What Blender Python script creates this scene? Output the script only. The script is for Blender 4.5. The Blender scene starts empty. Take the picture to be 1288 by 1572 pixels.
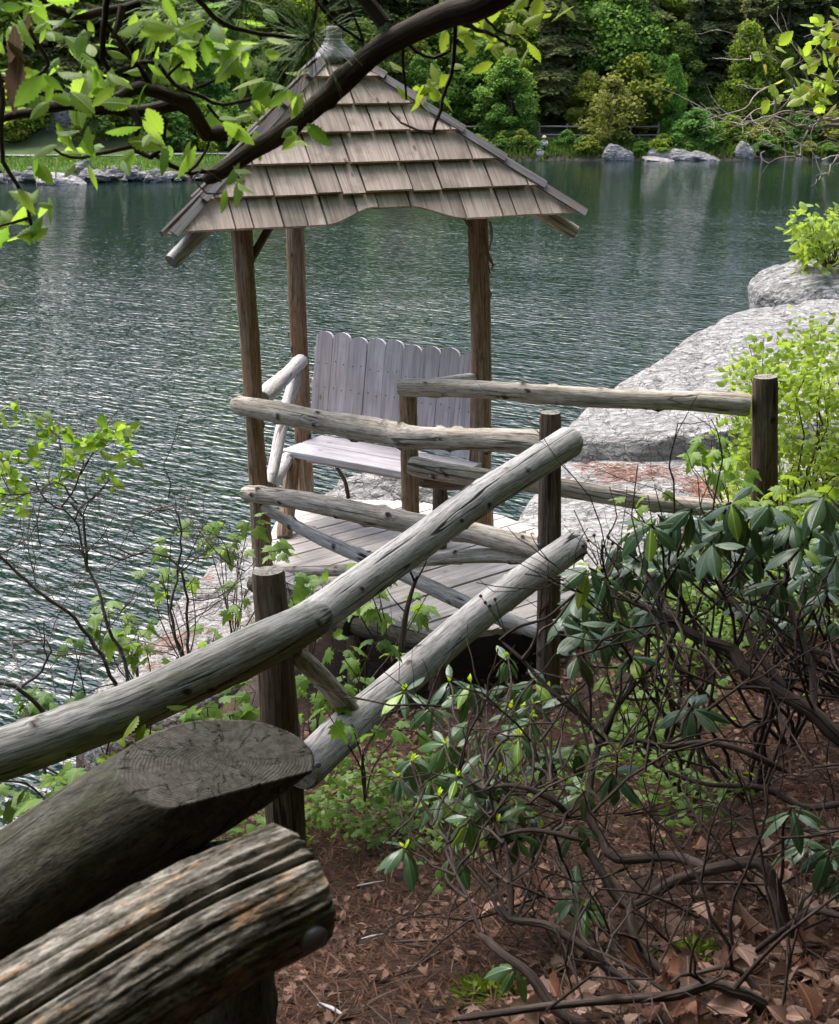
import bpy, bmesh, math, random
import numpy as np
from mathutils import Vector, Matrix, noise as mnoise

random.seed(7)
RNG = np.random.default_rng(7)
scene = bpy.context.scene
COL = scene.collection
R = math.radians

# ------------------------------------------------------------------ camera
CAM_Z, PITCH, FPX, CX, CY = 6.5, R(18.1), 2100.0, 644.0, 786.0
cam_data = bpy.data.cameras.new('camera')
cam = bpy.data.objects.new('camera', cam_data)
COL.objects.link(cam)
cam.location = (0, 0, CAM_Z)
cam.rotation_euler = (R(90) - PITCH, 0, 0)
cam_data.sensor_fit = 'VERTICAL'
cam_data.sensor_height = 36.0
cam_data.lens = 36.0 * FPX / 1572.0
cam_data.clip_start = 0.05
cam_data.clip_end = 3000
cam_data.dof.use_dof = True
cam_data.dof.focus_distance = 7.2
cam_data.dof.aperture_fstop = 13.0
scene.camera = cam

# ------------------------------------------------------------------ light
SUN_EL, SUN_AZ = R(60), R(-32)          # veiled sun high over the lake, left of the view axis (azimuth from +y towards +x)
world = bpy.data.worlds.new('World')
scene.world = world
world.use_nodes = True
wn = world.node_tree
wn.nodes.clear()
sky = wn.nodes.new('ShaderNodeTexSky')
sky.sky_type = 'NISHITA'
sky.sun_disc = False
sky.sun_elevation = SUN_EL
sky.sun_rotation = SUN_AZ
sky.air_density = 1.0
sky.dust_density = 4.0
sky.ozone_density = 1.0
hsv = wn.nodes.new('ShaderNodeHueSaturation')
hsv.inputs['Saturation'].default_value = 0.9      # thin high cloud whitens the sky
wbg = wn.nodes.new('ShaderNodeBackground')
wbg.inputs['Strength'].default_value = 0.15
wout = wn.nodes.new('ShaderNodeOutputWorld')
wn.links.new(sky.outputs[0], hsv.inputs['Color'])
wn.links.new(hsv.outputs[0], wbg.inputs['Color'])
wn.links.new(wbg.outputs[0], wout.inputs['Surface'])
sun_d = bpy.data.lights.new('sun', 'SUN')
sun_d.energy = 2.0
sun_d.angle = R(42)
sun_d.color = (1.0, 0.985, 0.97)
sun = bpy.data.objects.new('sun', sun_d)
COL.objects.link(sun)
sdir = Vector((math.sin(SUN_AZ) * math.cos(SUN_EL), math.cos(SUN_AZ) * math.cos(SUN_EL), math.sin(SUN_EL)))
sun.rotation_euler = sdir.to_track_quat('Z', 'Y').to_euler()
sun.location = (0, 0, 40)
scene.view_settings.view_transform = 'Standard'
scene.view_settings.look = 'None'
scene.view_settings.gamma = 1.0
scene.view_settings.use_curve_mapping = False
scene.view_settings.exposure = 1.65
scene.cycles.max_bounces = 6
scene.cycles.diffuse_bounces = 3
scene.cycles.glossy_bounces = 3
scene.cycles.transmission_bounces = 3
scene.cycles.transparent_max_bounces = 4
scene.cycles.caustics_reflective = False
scene.cycles.caustics_refractive = False
scene.cycles.sample_clamp_indirect = 4.0
scene.cycles.use_adaptive_sampling = True
scene.cycles.adaptive_threshold = 0.02
scene.cycles.use_denoising = True

# ------------------------------------------------------------------ survey helpers
_cp, _sp = math.cos(PITCH), math.sin(PITCH)
def _ray(x, y):
    u, v = (x - CX) / FPX, (CY - y) / FPX
    return Vector((u, _cp + v * _sp, -_sp + v * _cp))
def at(x, y, Y):
    """world point seen at photo pixel x, y that stands Y metres out from the camera"""
    d = _ray(x, y)
    return Vector((0, 0, CAM_Z)) + d * (Y / d.y)
def on(x, y, z):
    """world point seen at photo pixel x, y on the level z"""
    d = _ray(x, y)
    return Vector((0, 0, CAM_Z)) + d * ((z - CAM_Z) / d.z)
def trace(pts, Y0, Y1=None):
    """polyline through photo pixels with depth running from Y0 to Y1"""
    Y1 = Y0 if Y1 is None else Y1
    n = max(1, len(pts) - 1)
    return [at(p[0], p[1], Y0 + (Y1 - Y0) * i / n) for i, p in enumerate(pts)]
def pxm(Y, px):
    """metres that px photo pixels cover at depth Y (about)"""
    return px * Y / _cp / FPX

# ------------------------------------------------------------------ numeric noise
def _hash(ix, iy, s):
    h = (ix * 374761393 + iy * 668265263 + s * 1274126177) & 0x7fffffff
    h = ((h ^ (h >> 13)) * 1274126177) & 0x7fffffff
    return ((h ^ (h >> 16)) & 0xffff) / 65535.0
def vnoise(x, y, s=0):
    x = np.asarray(x, float); y = np.asarray(y, float)
    ix = np.floor(x).astype(np.int64); iy = np.floor(y).astype(np.int64)
    fx = x - ix; fy = y - iy
    fx = fx * fx * (3 - 2 * fx); fy = fy * fy * (3 - 2 * fy)
    a = _hash(ix, iy, s); b = _hash(ix + 1, iy, s); c = _hash(ix, iy + 1, s); d = _hash(ix + 1, iy + 1, s)
    return (a * (1 - fx) + b * fx) * (1 - fy) + (c * (1 - fx) + d * fx) * fy
def fbm(x, y, s=0, o=4):
    t = 0; a = 0.5
    for k in range(o):
        t = t + a * (vnoise(x, y, s + k * 17) - 0.5); x = np.asarray(x) * 2.03 + 11.3; y = np.asarray(y) * 2.01 - 7.7; a *= 0.5
    return t
def sstep(a, b, x):
    t = np.clip((np.asarray(x, float) - a) / (b - a), 0, 1)
    return t * t * (3 - 2 * t)

# ------------------------------------------------------------------ object helpers
def mesh_np(name, V, F, mats=(), smooth=False, attrs=None, mi=None):
    """V (n,3); F list of polygons or (m,k) array -> mesh; attrs name -> per-vertex array"""
    me = bpy.data.meshes.new(name)
    V = np.asarray(V, np.float32)
    me.vertices.add(len(V)); me.vertices.foreach_set('co', V.ravel())
    if isinstance(F, np.ndarray):
        m, k = F.shape
        lv = F.astype(np.int32).ravel(); ls = np.arange(m, dtype=np.int32) * k
    elif len(F) and isinstance(F[0], np.ndarray):
        lv = np.concatenate([f.ravel() for f in F]).astype(np.int32)
        cnt = np.concatenate([np.full(len(f), f.shape[1]) for f in F]); ls = np.concatenate(([0], np.cumsum(cnt)[:-1])).astype(np.int32); m = len(cnt)
    else:
        cnt = np.array([len(f) for f in F], np.int32)
        lv = np.array([i for f in F for i in f], np.int32); ls = np.concatenate(([0], np.cumsum(cnt)[:-1])).astype(np.int32)
        m = len(F)
    me.loops.add(len(lv)); me.loops.foreach_set('vertex_index', lv)
    me.polygons.add(m); me.polygons.foreach_set('loop_start', ls)
    if mi is not None: me.polygons.foreach_set('material_index', np.asarray(mi, np.int32))
    me.update(calc_edges=True)
    me.polygons.foreach_set('use_smooth', np.full(m, bool(smooth)) if not isinstance(smooth, np.ndarray) else smooth)
    for an, av in (attrs or {}).items():
        av = np.asarray(av, np.float32)
        if av.ndim == 2:
            a = me.attributes.new(an, 'FLOAT_VECTOR', 'POINT'); a.data.foreach_set('vector', av.ravel())
        else:
            a = me.attributes.new(an, 'FLOAT', 'POINT'); a.data.foreach_set('value', av)
    for mt in mats: me.materials.append(mt)
    me.validate()
    return me
def tag(o, label=None, cat=None, group=None, kind=None):
    if label: o['label'] = label
    if cat: o['category'] = cat
    if group: o['group'] = group
    if kind: o['kind'] = kind
    return o
def thing(name, label, cat, loc, group=None):
    o = bpy.data.objects.new(name, None)
    o.empty_display_size = 0.1
    COL.objects.link(o); o.location = loc
    return tag(o, label, cat, group)
def base_of(o):
    while o.parent is not None: o = o.parent
    return Vector(o.location)
def obj(name, me, parent=None, loc=(0, 0, 0)):
    o = bpy.data.objects.new(name, me); COL.objects.link(o)
    if parent is not None: o.parent = parent
    o.location = loc
    return o
class MB:
    """collects shapes given in world coordinates; build() links them as one mesh"""
    def __init__(s): s.V = []; s.F = []; s.n = 0; s.A = {}; s.mi = []; s.sm = []
    def add(s, V, F, mi=0, smooth=False, **attrs):
        V = np.asarray(V, float)
        s.V.append(V)
        for f in F: s.F.append([i + s.n for i in f]); s.mi.append(mi); s.sm.append(smooth)
        for k, a in attrs.items(): s.A.setdefault(k, []).append((s.n, np.asarray(a, np.float32)))
        s.n += len(V)
    def prism(s, poly, off, mi=0):
        """closed prism: poly list of 3-D points, off extrusion vector"""
        n = len(poly); P = [Vector(p) for p in poly]; o = Vector(off)
        V = [tuple(p) for p in P] + [tuple(p + o) for p in P]
        F = [list(range(n))[::-1], list(range(n, 2 * n))] + [[i, (i + 1) % n, n + (i + 1) % n, n + i] for i in range(n)]
        s.add(V, F, mi)
    def mesh(s, name, mats, base=(0, 0, 0)):
        V = np.concatenate(s.V) - np.asarray(base, float)
        at_ = {}
        for k, lst in s.A.items():
            arr = np.zeros((s.n, 3) if lst[0][1].ndim == 2 else s.n, np.float32)
            for st, a in lst: arr[st:st + len(a)] = a
            at_[k] = arr
        return mesh_np(name, V, s.F, mats, np.array(s.sm), at_, s.mi)
    def build(s, name, mats, parent=None, loc=None, bevel=0.0):
        if not isinstance(mats, (list, tuple)): mats = [mats]
        base = base_of(parent) if parent is not None else Vector(loc or (0, 0, 0))
        me = s.mesh(name, mats, base)
        o = obj(name, me, parent, (0, 0, 0) if parent is not None else base)
        if bevel:
            b = o.modifiers.new('bevel', 'BEVEL'); b.width = bevel; b.segments = 1; b.limit_method = 'ANGLE'
        return o

def catmull(P, step):
    P = [Vector(p) for p in P]
    if len(P) == 2: P = [P[0], P[0].lerp(P[1], 0.5), P[1]]
    Q = [P[0] * 2 - P[1]] + P + [P[-1] * 2 - P[-2]]
    out = []; par = []
    for i in range(1, len(Q) - 2):
        a, b, c, d = Q[i - 1], Q[i], Q[i + 1], Q[i + 2]
        n = max(1, int((c - b).length / step + 0.5))
        for k in range(n):
            t = k / n
            out.append(0.5 * ((2 * b) + (c - a) * t + (2 * a - 5 * b + 4 * c - d) * t * t + (3 * b - a - 3 * c + d) * t ** 3))
            par.append(i - 1 + t)
    out.append(P[-1]); par.append(len(P) - 1)
    return out, par
def frames(C):
    T = []
    for i in range(len(C)):
        t = C[min(i + 1, len(C) - 1)] - C[max(i - 1, 0)]
        T.append(t.normalized() if t.length > 1e-9 else Vector((0, 0, 1)))
    ref = Vector((0, 0, 1)) if abs(T[0].z) < 0.85 else Vector((0, 1, 0))
    U = [(ref - T[0] * ref.dot(T[0])).normalized()]
    for i in range(1, len(C)):
        u = U[-1] - T[i] * U[-1].dot(T[i])
        U.append(u.normalized())
    W = [t.cross(u) for t, u in zip(T, U)]
    return T, U, W

def log_data(pts, radii, sides=18, step=0.035, rough=0.05, knots=0, cham=0.006, seed=0, groove=0.0, wander=0.0, kamp=0.22):
    """V, F, mi, smooth, lc, knot of a rough round log with end grain caps"""
    rg = np.random.default_rng(seed + 101)
    C, par = catmull(pts, step)
    rad = np.interp(par, np.arange(len(radii)) * (max(par) / max(1, len(radii) - 1)), radii)
    seg = [0.0]
    for i in range(1, len(C)): seg.append(seg[-1] + (C[i] - C[i - 1]).length)
    S = np.array(seg); L = S[-1]
    if wander:
        k1, k2, p1, p2 = rg.uniform(1.5, 3.5), rg.uniform(4, 7), rg.uniform(0, 6, 3), rg.uniform(0, 6, 3)
        for i in range(len(C)):
            w = wander * min(1.0, 4 * S[i] / L, 4 * (L - S[i]) / L)
            C[i] = C[i] + Vector((math.sin(k1 * S[i] + p1[0]) + .4 * math.sin(k2 * S[i] + p2[0]), math.sin(k1 * S[i] + p1[1]), math.sin(k1 * S[i] + p1[2]) + .4 * math.sin(k2 * S[i] + p2[2]))) * w
    T, U, W = frames(C)
    th = np.arange(sides) * 2 * math.pi / sides
    f = np.ones((len(C), sides))
    for m in range(0, 5):
        for _ in range(2):
            f += rough * (0.9 / (1 + 0.5 * m)) * rg.uniform(-1, 1) * np.cos(m * th[None, :] + rg.uniform(0, 6.28) + rg.uniform(-1.2, 1.2) * S[:, None]) * np.cos(rg.uniform(0.8, 7) * S[:, None] + rg.uniform(0, 6.28))
    f += rg.normal(0, rough * 0.10, f.shape) * (0.0 if groove else 1.0)
    if groove:
        g = np.zeros_like(f)
        for k in range(26):
            t0 = rg.uniform(0, 6.28); tw = rg.uniform(-0.25, 0.25); wd = rg.uniform(0.02, 0.055); wob = rg.uniform(0, 6.28)
            dth = (th[None, :] - t0 - tw * S[:, None] - 0.05 * np.sin(9 * S[:, None] + wob) + math.pi) % (2 * math.pi) - math.pi
            g -= rg.uniform(0.4, 1.0) * np.exp(-(dth / wd) ** 2) * (0.65 + 0.35 * np.sin(5 * S[:, None] + wob))
        f += groove * g + groove * 0.35 * fbm(th[None, :] * 9 + 0 * S[:, None], S[:, None] * 22 + 0 * th[None, :], seed, 4) + groove * 0.5 * fbm(th[None, :] * 14 + 0 * S[:, None], S[:, None] * 5 + 0 * th[None, :], seed + 3, 3)
    kn = np.zeros_like(f)
    for k in range(knots):
        s0 = rg.uniform(0.04, 0.96) * L; t0 = rg.uniform(0, 6.28); kr = rg.uniform(0.010, 0.019)
        dth = ((th[None, :] - t0 + math.pi) % (2 * math.pi) - math.pi) * rad[:, None]
        d2 = (dth ** 2 + (S[:, None] - s0) ** 2) / kr ** 2
        kn = np.maximum(kn, np.exp(-d2)); f += kamp * np.exp(-d2 * 0.8)
    rr = f * rad[:, None]
    C_ = np.array([tuple(c) for c in C]); U_ = np.array([tuple(u) for u in U]); W_ = np.array([tuple(w) for w in W])
    cs, sn = np.cos(th), np.sin(th)
    V = C_[:, None, :] + rr[:, :, None] * (cs[None, :, None] * U_[:, None, :] + sn[None, :, None] * W_[:, None, :])
    lc = np.stack([rr * cs[None, :], rr * sn[None, :], np.repeat(S[:, None], sides, 1)], -1)
    n = len(C)
    # chamfered ends: pull the first and last ring in
    for e, i in ((0, 0), (1, n - 1)):
        V[i] = C_[i] + (V[i] - C_[i]) * max(0.5, 1 - cham / max(rad[i], 1e-4))
    V = V.reshape(-1, 3); LC = lc.reshape(-1, 3); KN = kn.reshape(-1)
    ii_ = np.arange(n - 1)[:, None]; jj_ = np.arange(sides)[None, :]
    a_ = ii_ * sides + jj_; b_ = ii_ * sides + (jj_ + 1) % sides
    quads = [np.stack([a_, b_, b_ + sides, a_ + sides], -1).reshape(-1, 4)]; tris = []
    nside = len(quads[0])
    nv = len(V)
    addV, addL = [], []
    j = np.arange(sides); k = (j + 1) % sides
    for i, sgn in ((0, -1), (n - 1, 1)):
        ring = V[i * sides:(i + 1) * sides]; lr = LC[i * sides:(i + 1) * sides].copy(); lr[:, 2] = 0.37 * i
        st = nv + sum(len(a) for a in addV)
        mid = C_[i] + (ring - C_[i]) * 0.5 + np.array(tuple(T[i])) * rg.normal(0, 0.0015, (sides, 1)); cen = C_[i][None]
        addV.append(np.concatenate([ring, mid, cen])); addL.append(np.concatenate([lr, lr * [0.5, 0.5, 1], [[0, 0, 0.37 * i]]]))
        q = np.stack([st + j, st + k, st + sides + k, st + sides + j], -1); t = np.stack([st + sides + j, st + sides + k, np.full(sides, st + 2 * sides)], -1)
        if sgn < 0: q = q[:, ::-1]; t = t[:, ::-1]
        quads.append(q); tris.append(t)
    Q = np.concatenate(quads); Tt = np.concatenate(tris)
    V = np.concatenate([V] + addV); LC = np.concatenate([LC] + addL); KN = np.concatenate([KN] + [np.zeros(len(a)) for a in addV])
    nf = len(Q) + len(Tt)
    mi = np.ones(nf, np.int32); mi[:nside] = 0
    return V, [Q, Tt], mi, mi == 0, LC, KN
def log(name, pts, radii, mats, parent=None, loc=None, **kw):
    V, F, mi, sm, LC, KN = log_data(pts, radii, **kw)
    base = base_of(parent) if parent is not None else Vector(loc if loc is not None else pts[0])
    me = mesh_np(name, V - np.array(tuple(base)), F, mats, np.array(sm), {'lc': LC, 'knot': KN}, mi)
    return obj(name, me, parent, (0, 0, 0) if parent is not None else base)
class Tubes:
    """many thin crooked twigs gathered into one mesh"""
    def __init__(s): s.V = []; s.F = []; s.L = []; s.n = 0
    def add(s, pts, r0, r1, sides=6, step=None):
        C = [Vector(p) for p in pts]
        if step: C, _ = catmull(C, step)
        if len(C) < 2: return
        T, U, W = frames(C)
        n = len(C); th = np.arange(sides) * 2 * math.pi / sides
        rad = np.linspace(r0, r1, n)
        C_ = np.array([tuple(c) for c in C]); U_ = np.array([tuple(u) for u in U]); W_ = np.array([tuple(w) for w in W])
        dirs = np.cos(th)[None, :, None] * U_[:, None, :] + np.sin(th)[None, :, None] * W_[:, None, :]
        V = (C_[:, None, :] + rad[:, None, None] * dirs).reshape(-1, 3)
        S = np.cumsum([0] + [(C[i] - C[i - 1]).length for i in range(1, n)])
        lc = np.concatenate([(rad[:, None, None] * np.stack([np.cos(th), np.sin(th)], -1)[None]), np.repeat(S[:, None, None], sides, 1)], -1).reshape(-1, 3)
        i = np.arange(n - 1)[:, None]; j = np.arange(sides)[None, :]
        a = i * sides + j; b = i * sides + (j + 1) % sides
        F = np.stack([a, b, b + sides, a + sides], -1).reshape(-1, 4) + s.n
        s.V.append(V); s.F.append(F); s.L.append(lc + np.array([s.n * 0.013 % 7, 0, s.n * 0.037 % 5])); s.n += len(V)
    def build(s, name, mat, parent=None, loc=None):
        base = base_of(parent) if parent is not None else Vector(loc or (0, 0, 0))
        me = mesh_np(name, np.concatenate(s.V) - np.array(tuple(base)), np.concatenate(s.F), [mat], True, {'lc': np.concatenate(s.L)})
        return obj(name, me, parent, (0, 0, 0) if parent is not None else base)

# ------------------------------------------------------------------ materials
def nodes(name):
    m = bpy.data.materials.new(name); m.use_nodes = True
    nt = m.node_tree; nt.nodes.clear()
    out = nt.nodes.new('ShaderNodeOutputMaterial')
    return m, nt, out
class G:
    def __init__(s, nt): s.nt = nt
    def new(s, t, **kw):
        n = s.nt.nodes.new('ShaderNode' + t)
        for k, v in kw.items(): setattr(n, k, v)
        return n
    def put(s, sock, v):
        if hasattr(v, 'is_output') or isinstance(v, bpy.types.NodeSocket): s.nt.links.new(v, sock)
        elif v is not None:
            if sock.type == 'RGBA' and len(v) == 3: v = (*v, 1)
            sock.default_value = v
    def math(s, op, a, b=None, c=None, clamp=False):
        n = s.new('Math', operation=op, use_clamp=clamp); s.put(n.inputs[0], a)
        if b is not None: s.put(n.inputs[1], b)
        if c is not None: s.put(n.inputs[2], c)
        return n.outputs[0]
    def vmul(s, v, k):
        n = s.new('VectorMath', operation='MULTIPLY'); s.put(n.inputs[0], v); s.put(n.inputs[1], k); return n.outputs[0]
    def vadd(s, v, k):
        n = s.new('VectorMath', operation='ADD'); s.put(n.inputs[0], v); s.put(n.inputs[1], k); return n.outputs[0]
    def noise(s, vec, scale, detail=4.0, rough=0.55, dist=0.0, col=False):
        n = s.new('TexNoise'); s.put(n.inputs['Vector'], vec); n.inputs['Scale'].default_value = scale; n.inputs['Detail'].default_value = detail
        n.inputs['Roughness'].default_value = rough; n.inputs['Distortion'].default_value = dist
        return n.outputs['Color' if col else 'Fac']
    def ramp(s, fac, stops, interp='LINEAR'):
        n = s.new('ValToRGB'); s.put(n.inputs[0], fac); cr = n.color_ramp; cr.interpolation = interp
        while len(cr.elements) < len(stops): cr.elements.new(0.5)
        for e, (p, c) in zip(cr.elements, stops):
            e.position = p; e.color = (*c, 1) if not isinstance(c, (int, float)) else (c, c, c, 1)
        return n.outputs[0]
    def mix(s, fac, a, b, mode='MIX'):
        n = s.new('Mix', data_type='RGBA', blend_type=mode); s.put(n.inputs[0], fac); s.put(n.inputs[6], a); s.put(n.inputs[7], b); return n.outputs[2]
    def attr(s, name, out='Fac'):
        n = s.new('Attribute', attribute_name=name); return n.outputs[out]
    def rnd(s): return s.new('ObjectInfo').outputs['Random']
    def bump(s, h, strength, dist=0.01, normal=None):
        n = s.new('Bump'); s.put(n.inputs['Height'], h); n.inputs['Strength'].default_value = strength; n.inputs['Distance'].default_value = dist
        if normal is not None: s.put(n.inputs['Normal'], normal)
        return n.outputs[0]
    def bsdf(s, col, rough=0.8, normal=None, spec=0.3, metal=0.0):
        n = s.new('BsdfPrincipled'); s.put(n.inputs['Base Color'], col); s.put(n.inputs['Roughness'], rough)
        n.inputs['Specular IOR Level'].default_value = spec; n.inputs['Metallic'].default_value = metal
        if normal is not None: s.put(n.inputs['Normal'], normal)
        return n
def wood_log(name, light, mid, dark, moss=None, moss_amt=0.0, tan=None, tan_amt=0.3, crack=0.5, bumpk=0.5, al=1.0):
    m, nt, out = nodes(name); g = G(nt)
    off = g.new('CombineXYZ'); r = g.rnd()
    g.put(off.inputs[0], g.math('MULTIPLY', r, 9.0)); g.put(off.inputs[1], g.math('MULTIPLY', r, 5.0)); g.put(off.inputs[2], g.math('MULTIPLY', r, 31.0))
    lc = g.vadd(g.attr('lc', 'Vector'), off.outputs[0])
    streak = g.noise(g.vmul(lc, (60, 60, 3.0 * al)), 1.0, 6, 0.62, 0.3)
    fine = g.noise(g.vmul(lc, (190, 190, 14 * al)), 1.0, 4, 0.65)
    blot = g.noise(g.vmul(lc, (9, 9, 3.0)), 1.0, 4, 0.6)
    speck = g.noise(g.vmul(lc, (110, 110, 70)), 1.0, 3, 0.7)
    col = g.ramp(streak, [(0.28, dark), (0.46, mid), (0.68, light)])
    if tan: col = g.mix(g.ramp(blot, [(0.48 - 0.2 * tan_amt, 0.0), (0.66, tan_amt)]) if al < 6 else g.ramp(g.noise(g.vmul(lc, (34, 34, 9.0)), 1.0, 4, 0.7), [(0.57, 0.0), (0.64, tan_amt)]), col, tan)
    col = g.mix(g.math('MULTIPLY', g.ramp(fine, [(0.30, 1.0), (0.52, 0.0)]), 0.8), col, tuple(c * 0.35 for c in dark))
    col = g.mix(g.ramp(speck, [(0.66, 0.0), (0.74, 0.55)]), col, tuple(min(1, c * 1.35) for c in light))
    h = g.math('ADD', streak, g.math('MULTIPLY', fine, 0.5))
    if crack:
        cn = g.noise(g.vmul(lc, (11, 11, 0.55)), 1.0, 2.5, 0.5, 0.2)
        cl = g.ramp(g.math('ABSOLUTE', g.math('SUBTRACT', cn, 0.5)), [(0.0, 1.0), (0.009, 0.95), (0.017, 0.0)])
        cm = g.ramp(g.noise(g.vmul(lc, (6, 6, 2.2)), 1.0, 2, 0.5), [(0.46, 0.0), (0.54, 1.0)])
        ck = g.math('MULTIPLY', g.math('MULTIPLY', cl, cm), crack)
        col = g.mix(ck, col, (0.012, 0.010, 0.008)); h = g.math('SUBTRACT', h, g.math('MULTIPLY', ck, 2.0))
    if moss:
        mo = g.ramp(g.noise(g.vmul(lc, (16, 16, 7)), 1.0, 5, 0.7), [(0.56 - 0.16 * moss_amt, 0.0), (0.72 - 0.12 * moss_amt, moss_amt)])
        col = g.mix(mo, col, moss)
    kn = g.attr('knot')
    col = g.mix(g.ramp(kn, [(0.2, 0.0), (0.6, 0.95)]), col, (0.028, 0.018, 0.012))
    b = g.bsdf(col, 0.88, g.bump(h, bumpk, 0.006), 0.2)
    nt.links.new(b.outputs[0], out.inputs[0]); return m
def end_grain(name, light, dark):
    m, nt, out = nodes(name); g = G(nt)
    lc = g.attr('lc', 'Vector')
    sep = g.new('SeparateXYZ'); g.put(sep.inputs[0], lc)
    x, y = sep.outputs[0], sep.outputs[1]
    nz = g.noise(lc, 26.0, 4, 0.6)
    rad = g.math('SQRT', g.math('ADD', g.math('MULTIPLY', x, x), g.math('MULTIPLY', y, y)))
    ring = g.math('SINE', g.math('ADD', g.math('MULTIPLY', rad, 1500.0), g.math('MULTIPLY', nz, 22.0)))
    ang = g.math('ARCTAN2', y, x)
    rayn = g.noise(g.new('CombineXYZ').outputs[0], 1.0)
    cv = g.new('CombineXYZ'); g.put(cv.inputs[0], g.math('MULTIPLY', ang, 1.0)); g.put(cv.inputs[1], g.math('MULTIPLY', rad, 4.0))
    chk = g.noise(cv.outputs[0], 2.2, 3, 0.55)
    col = g.mix(g.math('ADD', g.math('MULTIPLY', ring, 0.09), g.ramp(g.noise(lc, 14.0, 5, 0.7), [(0.3, 0.05), (0.7, 0.95)])), dark, light)
    col = g.mix(g.ramp(g.noise(lc, 60.0, 5, 0.7), [(0.35, 0.7), (0.6, 0.0)]), col, tuple(c * 0.35 for c in dark))
    crk = g.ramp(g.math('ABSOLUTE', g.math('SUBTRACT', chk, 0.5)), [(0.0, 1.0), (0.004, 0.9), (0.010, 0.0)])
    col = g.mix(g.math('MULTIPLY', crk, 0.95), col, (0.01, 0.008, 0.006))
    b = g.bsdf(col, 0.9, g.bump(g.math('SUBTRACT', g.math('MULTIPLY', ring, 0.3), g.math('MULTIPLY', crk, 2.0)), 0.5, 0.003), 0.15)
    nt.links.new(b.outputs[0], out.inputs[0]); return m
def plank(name, light, mid, dark, streakc=None, rough=0.8, spec=0.25, tonek=0.45):
    """sawn board: grain runs along the local attribute 'lc'.z"""
    m, nt, out = nodes(name); g = G(nt)
    off = g.new('CombineXYZ'); r = g.rnd()
    g.put(off.inputs[0], g.math('MULTIPLY', r, 17.0)); g.put(off.inputs[2], g.math('MULTIPLY', r, 41.0))
    lc = g.vadd(g.attr('lc', 'Vector'), off.outputs[0])
    s1 = g.noise(g.vmul(lc, (70, 70, 2.5)), 1.0, 5, 0.6, 0.4)
    s2 = g.noise(g.vmul(lc, (14, 14, 1.6)), 1.0, 4, 0.6, 0.8)
    bl = g.noise(lc, 7.0, 4, 0.65)
    col = g.ramp(s1, [(0.3, dark), (0.48, mid), (0.68, light)])
    tone = g.math('MULTIPLY_ADD', r, tonek, 1.0 - tonek / 2)
    col = g.mix(1.0, col, g.ramp(s2, [(0.25, 0.72), (0.7, 1.1)]), 'MULTIPLY')
    cmb = g.new('CombineColor'); [g.put(cmb.inputs[i], tone) for i in range(3)]
    col = g.mix(1.0, col, cmb.outputs[0], 'MULTIPLY')
    if streakc: col = g.mix(g.ramp(bl, [(0.5, 0.0), (0.72, 0.75)]), col, streakc)
    kz = g.new('TexVoronoi'); g.put(kz.inputs['Vector'], g.vmul(lc, (7, 7, 3.2))); kz.inputs['Scale'].default_value = 1.0
    col = g.mix(g.ramp(kz.outputs['Distance'], [(0.05, 0.8), (0.10, 0.0)]), col, tuple(c * 0.4 for c in dark))
    b = g.bsdf(col, rough, g.bump(g.math('ADD', s1, g.math('MULTIPLY', s2, 0.6)), 0.35, 0.003), spec)
    nt.links.new(b.outputs[0], out.inputs[0]); return m
def leaf_mat(name, a, b_, trans=0.45, tcol=None, rough=0.5, spec=0.35, spot=0.15):
    m, nt, out = nodes(name); g = G(nt)
    r = g.math('FRACT', g.math('ADD', g.rnd(), g.attr('rnd')))
    geo = g.new('NewGeometry')
    nz = g.noise(geo.outputs['Position'], 45.0, 3, 0.6)
    col = g.mix(g.math('ADD', g.math('MULTIPLY', r, 0.8), g.math('MULTIPLY', nz, 0.25), clamp=True), a, b_)
    sp = g.new('SeparateXYZ'); g.put(sp.inputs[0], g.attr('lv', 'Vector'))
    axx = g.math('ABSOLUTE', sp.outputs[0])
    rib = g.ramp(axx, [(0.0, 1.0), (0.012, 0.8), (0.03, 0.0)])
    side = g.ramp(g.math('ABSOLUTE', g.math('SINE', g.math('MULTIPLY', g.math('SUBTRACT', sp.outputs[1], g.math('MULTIPLY', axx, 0.8)), 34.0))), [(0.0, 0.7), (0.16, 0.0)])
    vein = g.math('MULTIPLY', g.math('MAXIMUM', rib, side), sp.outputs[2])
    col = g.mix(g.math('MULTIPLY', vein, 0.55), col, tuple(min(1, c * 2.0 + 0.02) for c in b_))
    oc = g.new('ObjectInfo').outputs['Color']
    col = g.mix(1.0, col, oc, 'MULTIPLY')
    if spot: col = g.mix(g.ramp(g.noise(geo.outputs['Position'], 90.0, 2, 0.5), [(0.68, 0.0), (0.76, spot)]), col, (0.25, 0.17, 0.05))
    p = g.bsdf(col, rough, g.bump(g.math('ADD', vein, g.math('MULTIPLY', nz, 0.6)), 0.4, 0.002), spec)
    t = g.new('BsdfTranslucent')
    tc = g.mix(1.0, g.mix(r, tcol or b_, b_), oc, 'MULTIPLY') if not tcol else g.mix(1.0, g.mix(g.math('MULTIPLY', r, 0.5), tcol, b_), oc, 'MULTIPLY')
    g.put(t.inputs[0], tc)
    ms = g.new('MixShader'); ms.inputs[0].default_value = trans
    nt.links.new(p.outputs[0], ms.inputs[1]); nt.links.new(t.outputs[0], ms.inputs[2])
    nt.links.new(ms.outputs[0], out.inputs[0]); return m
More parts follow.
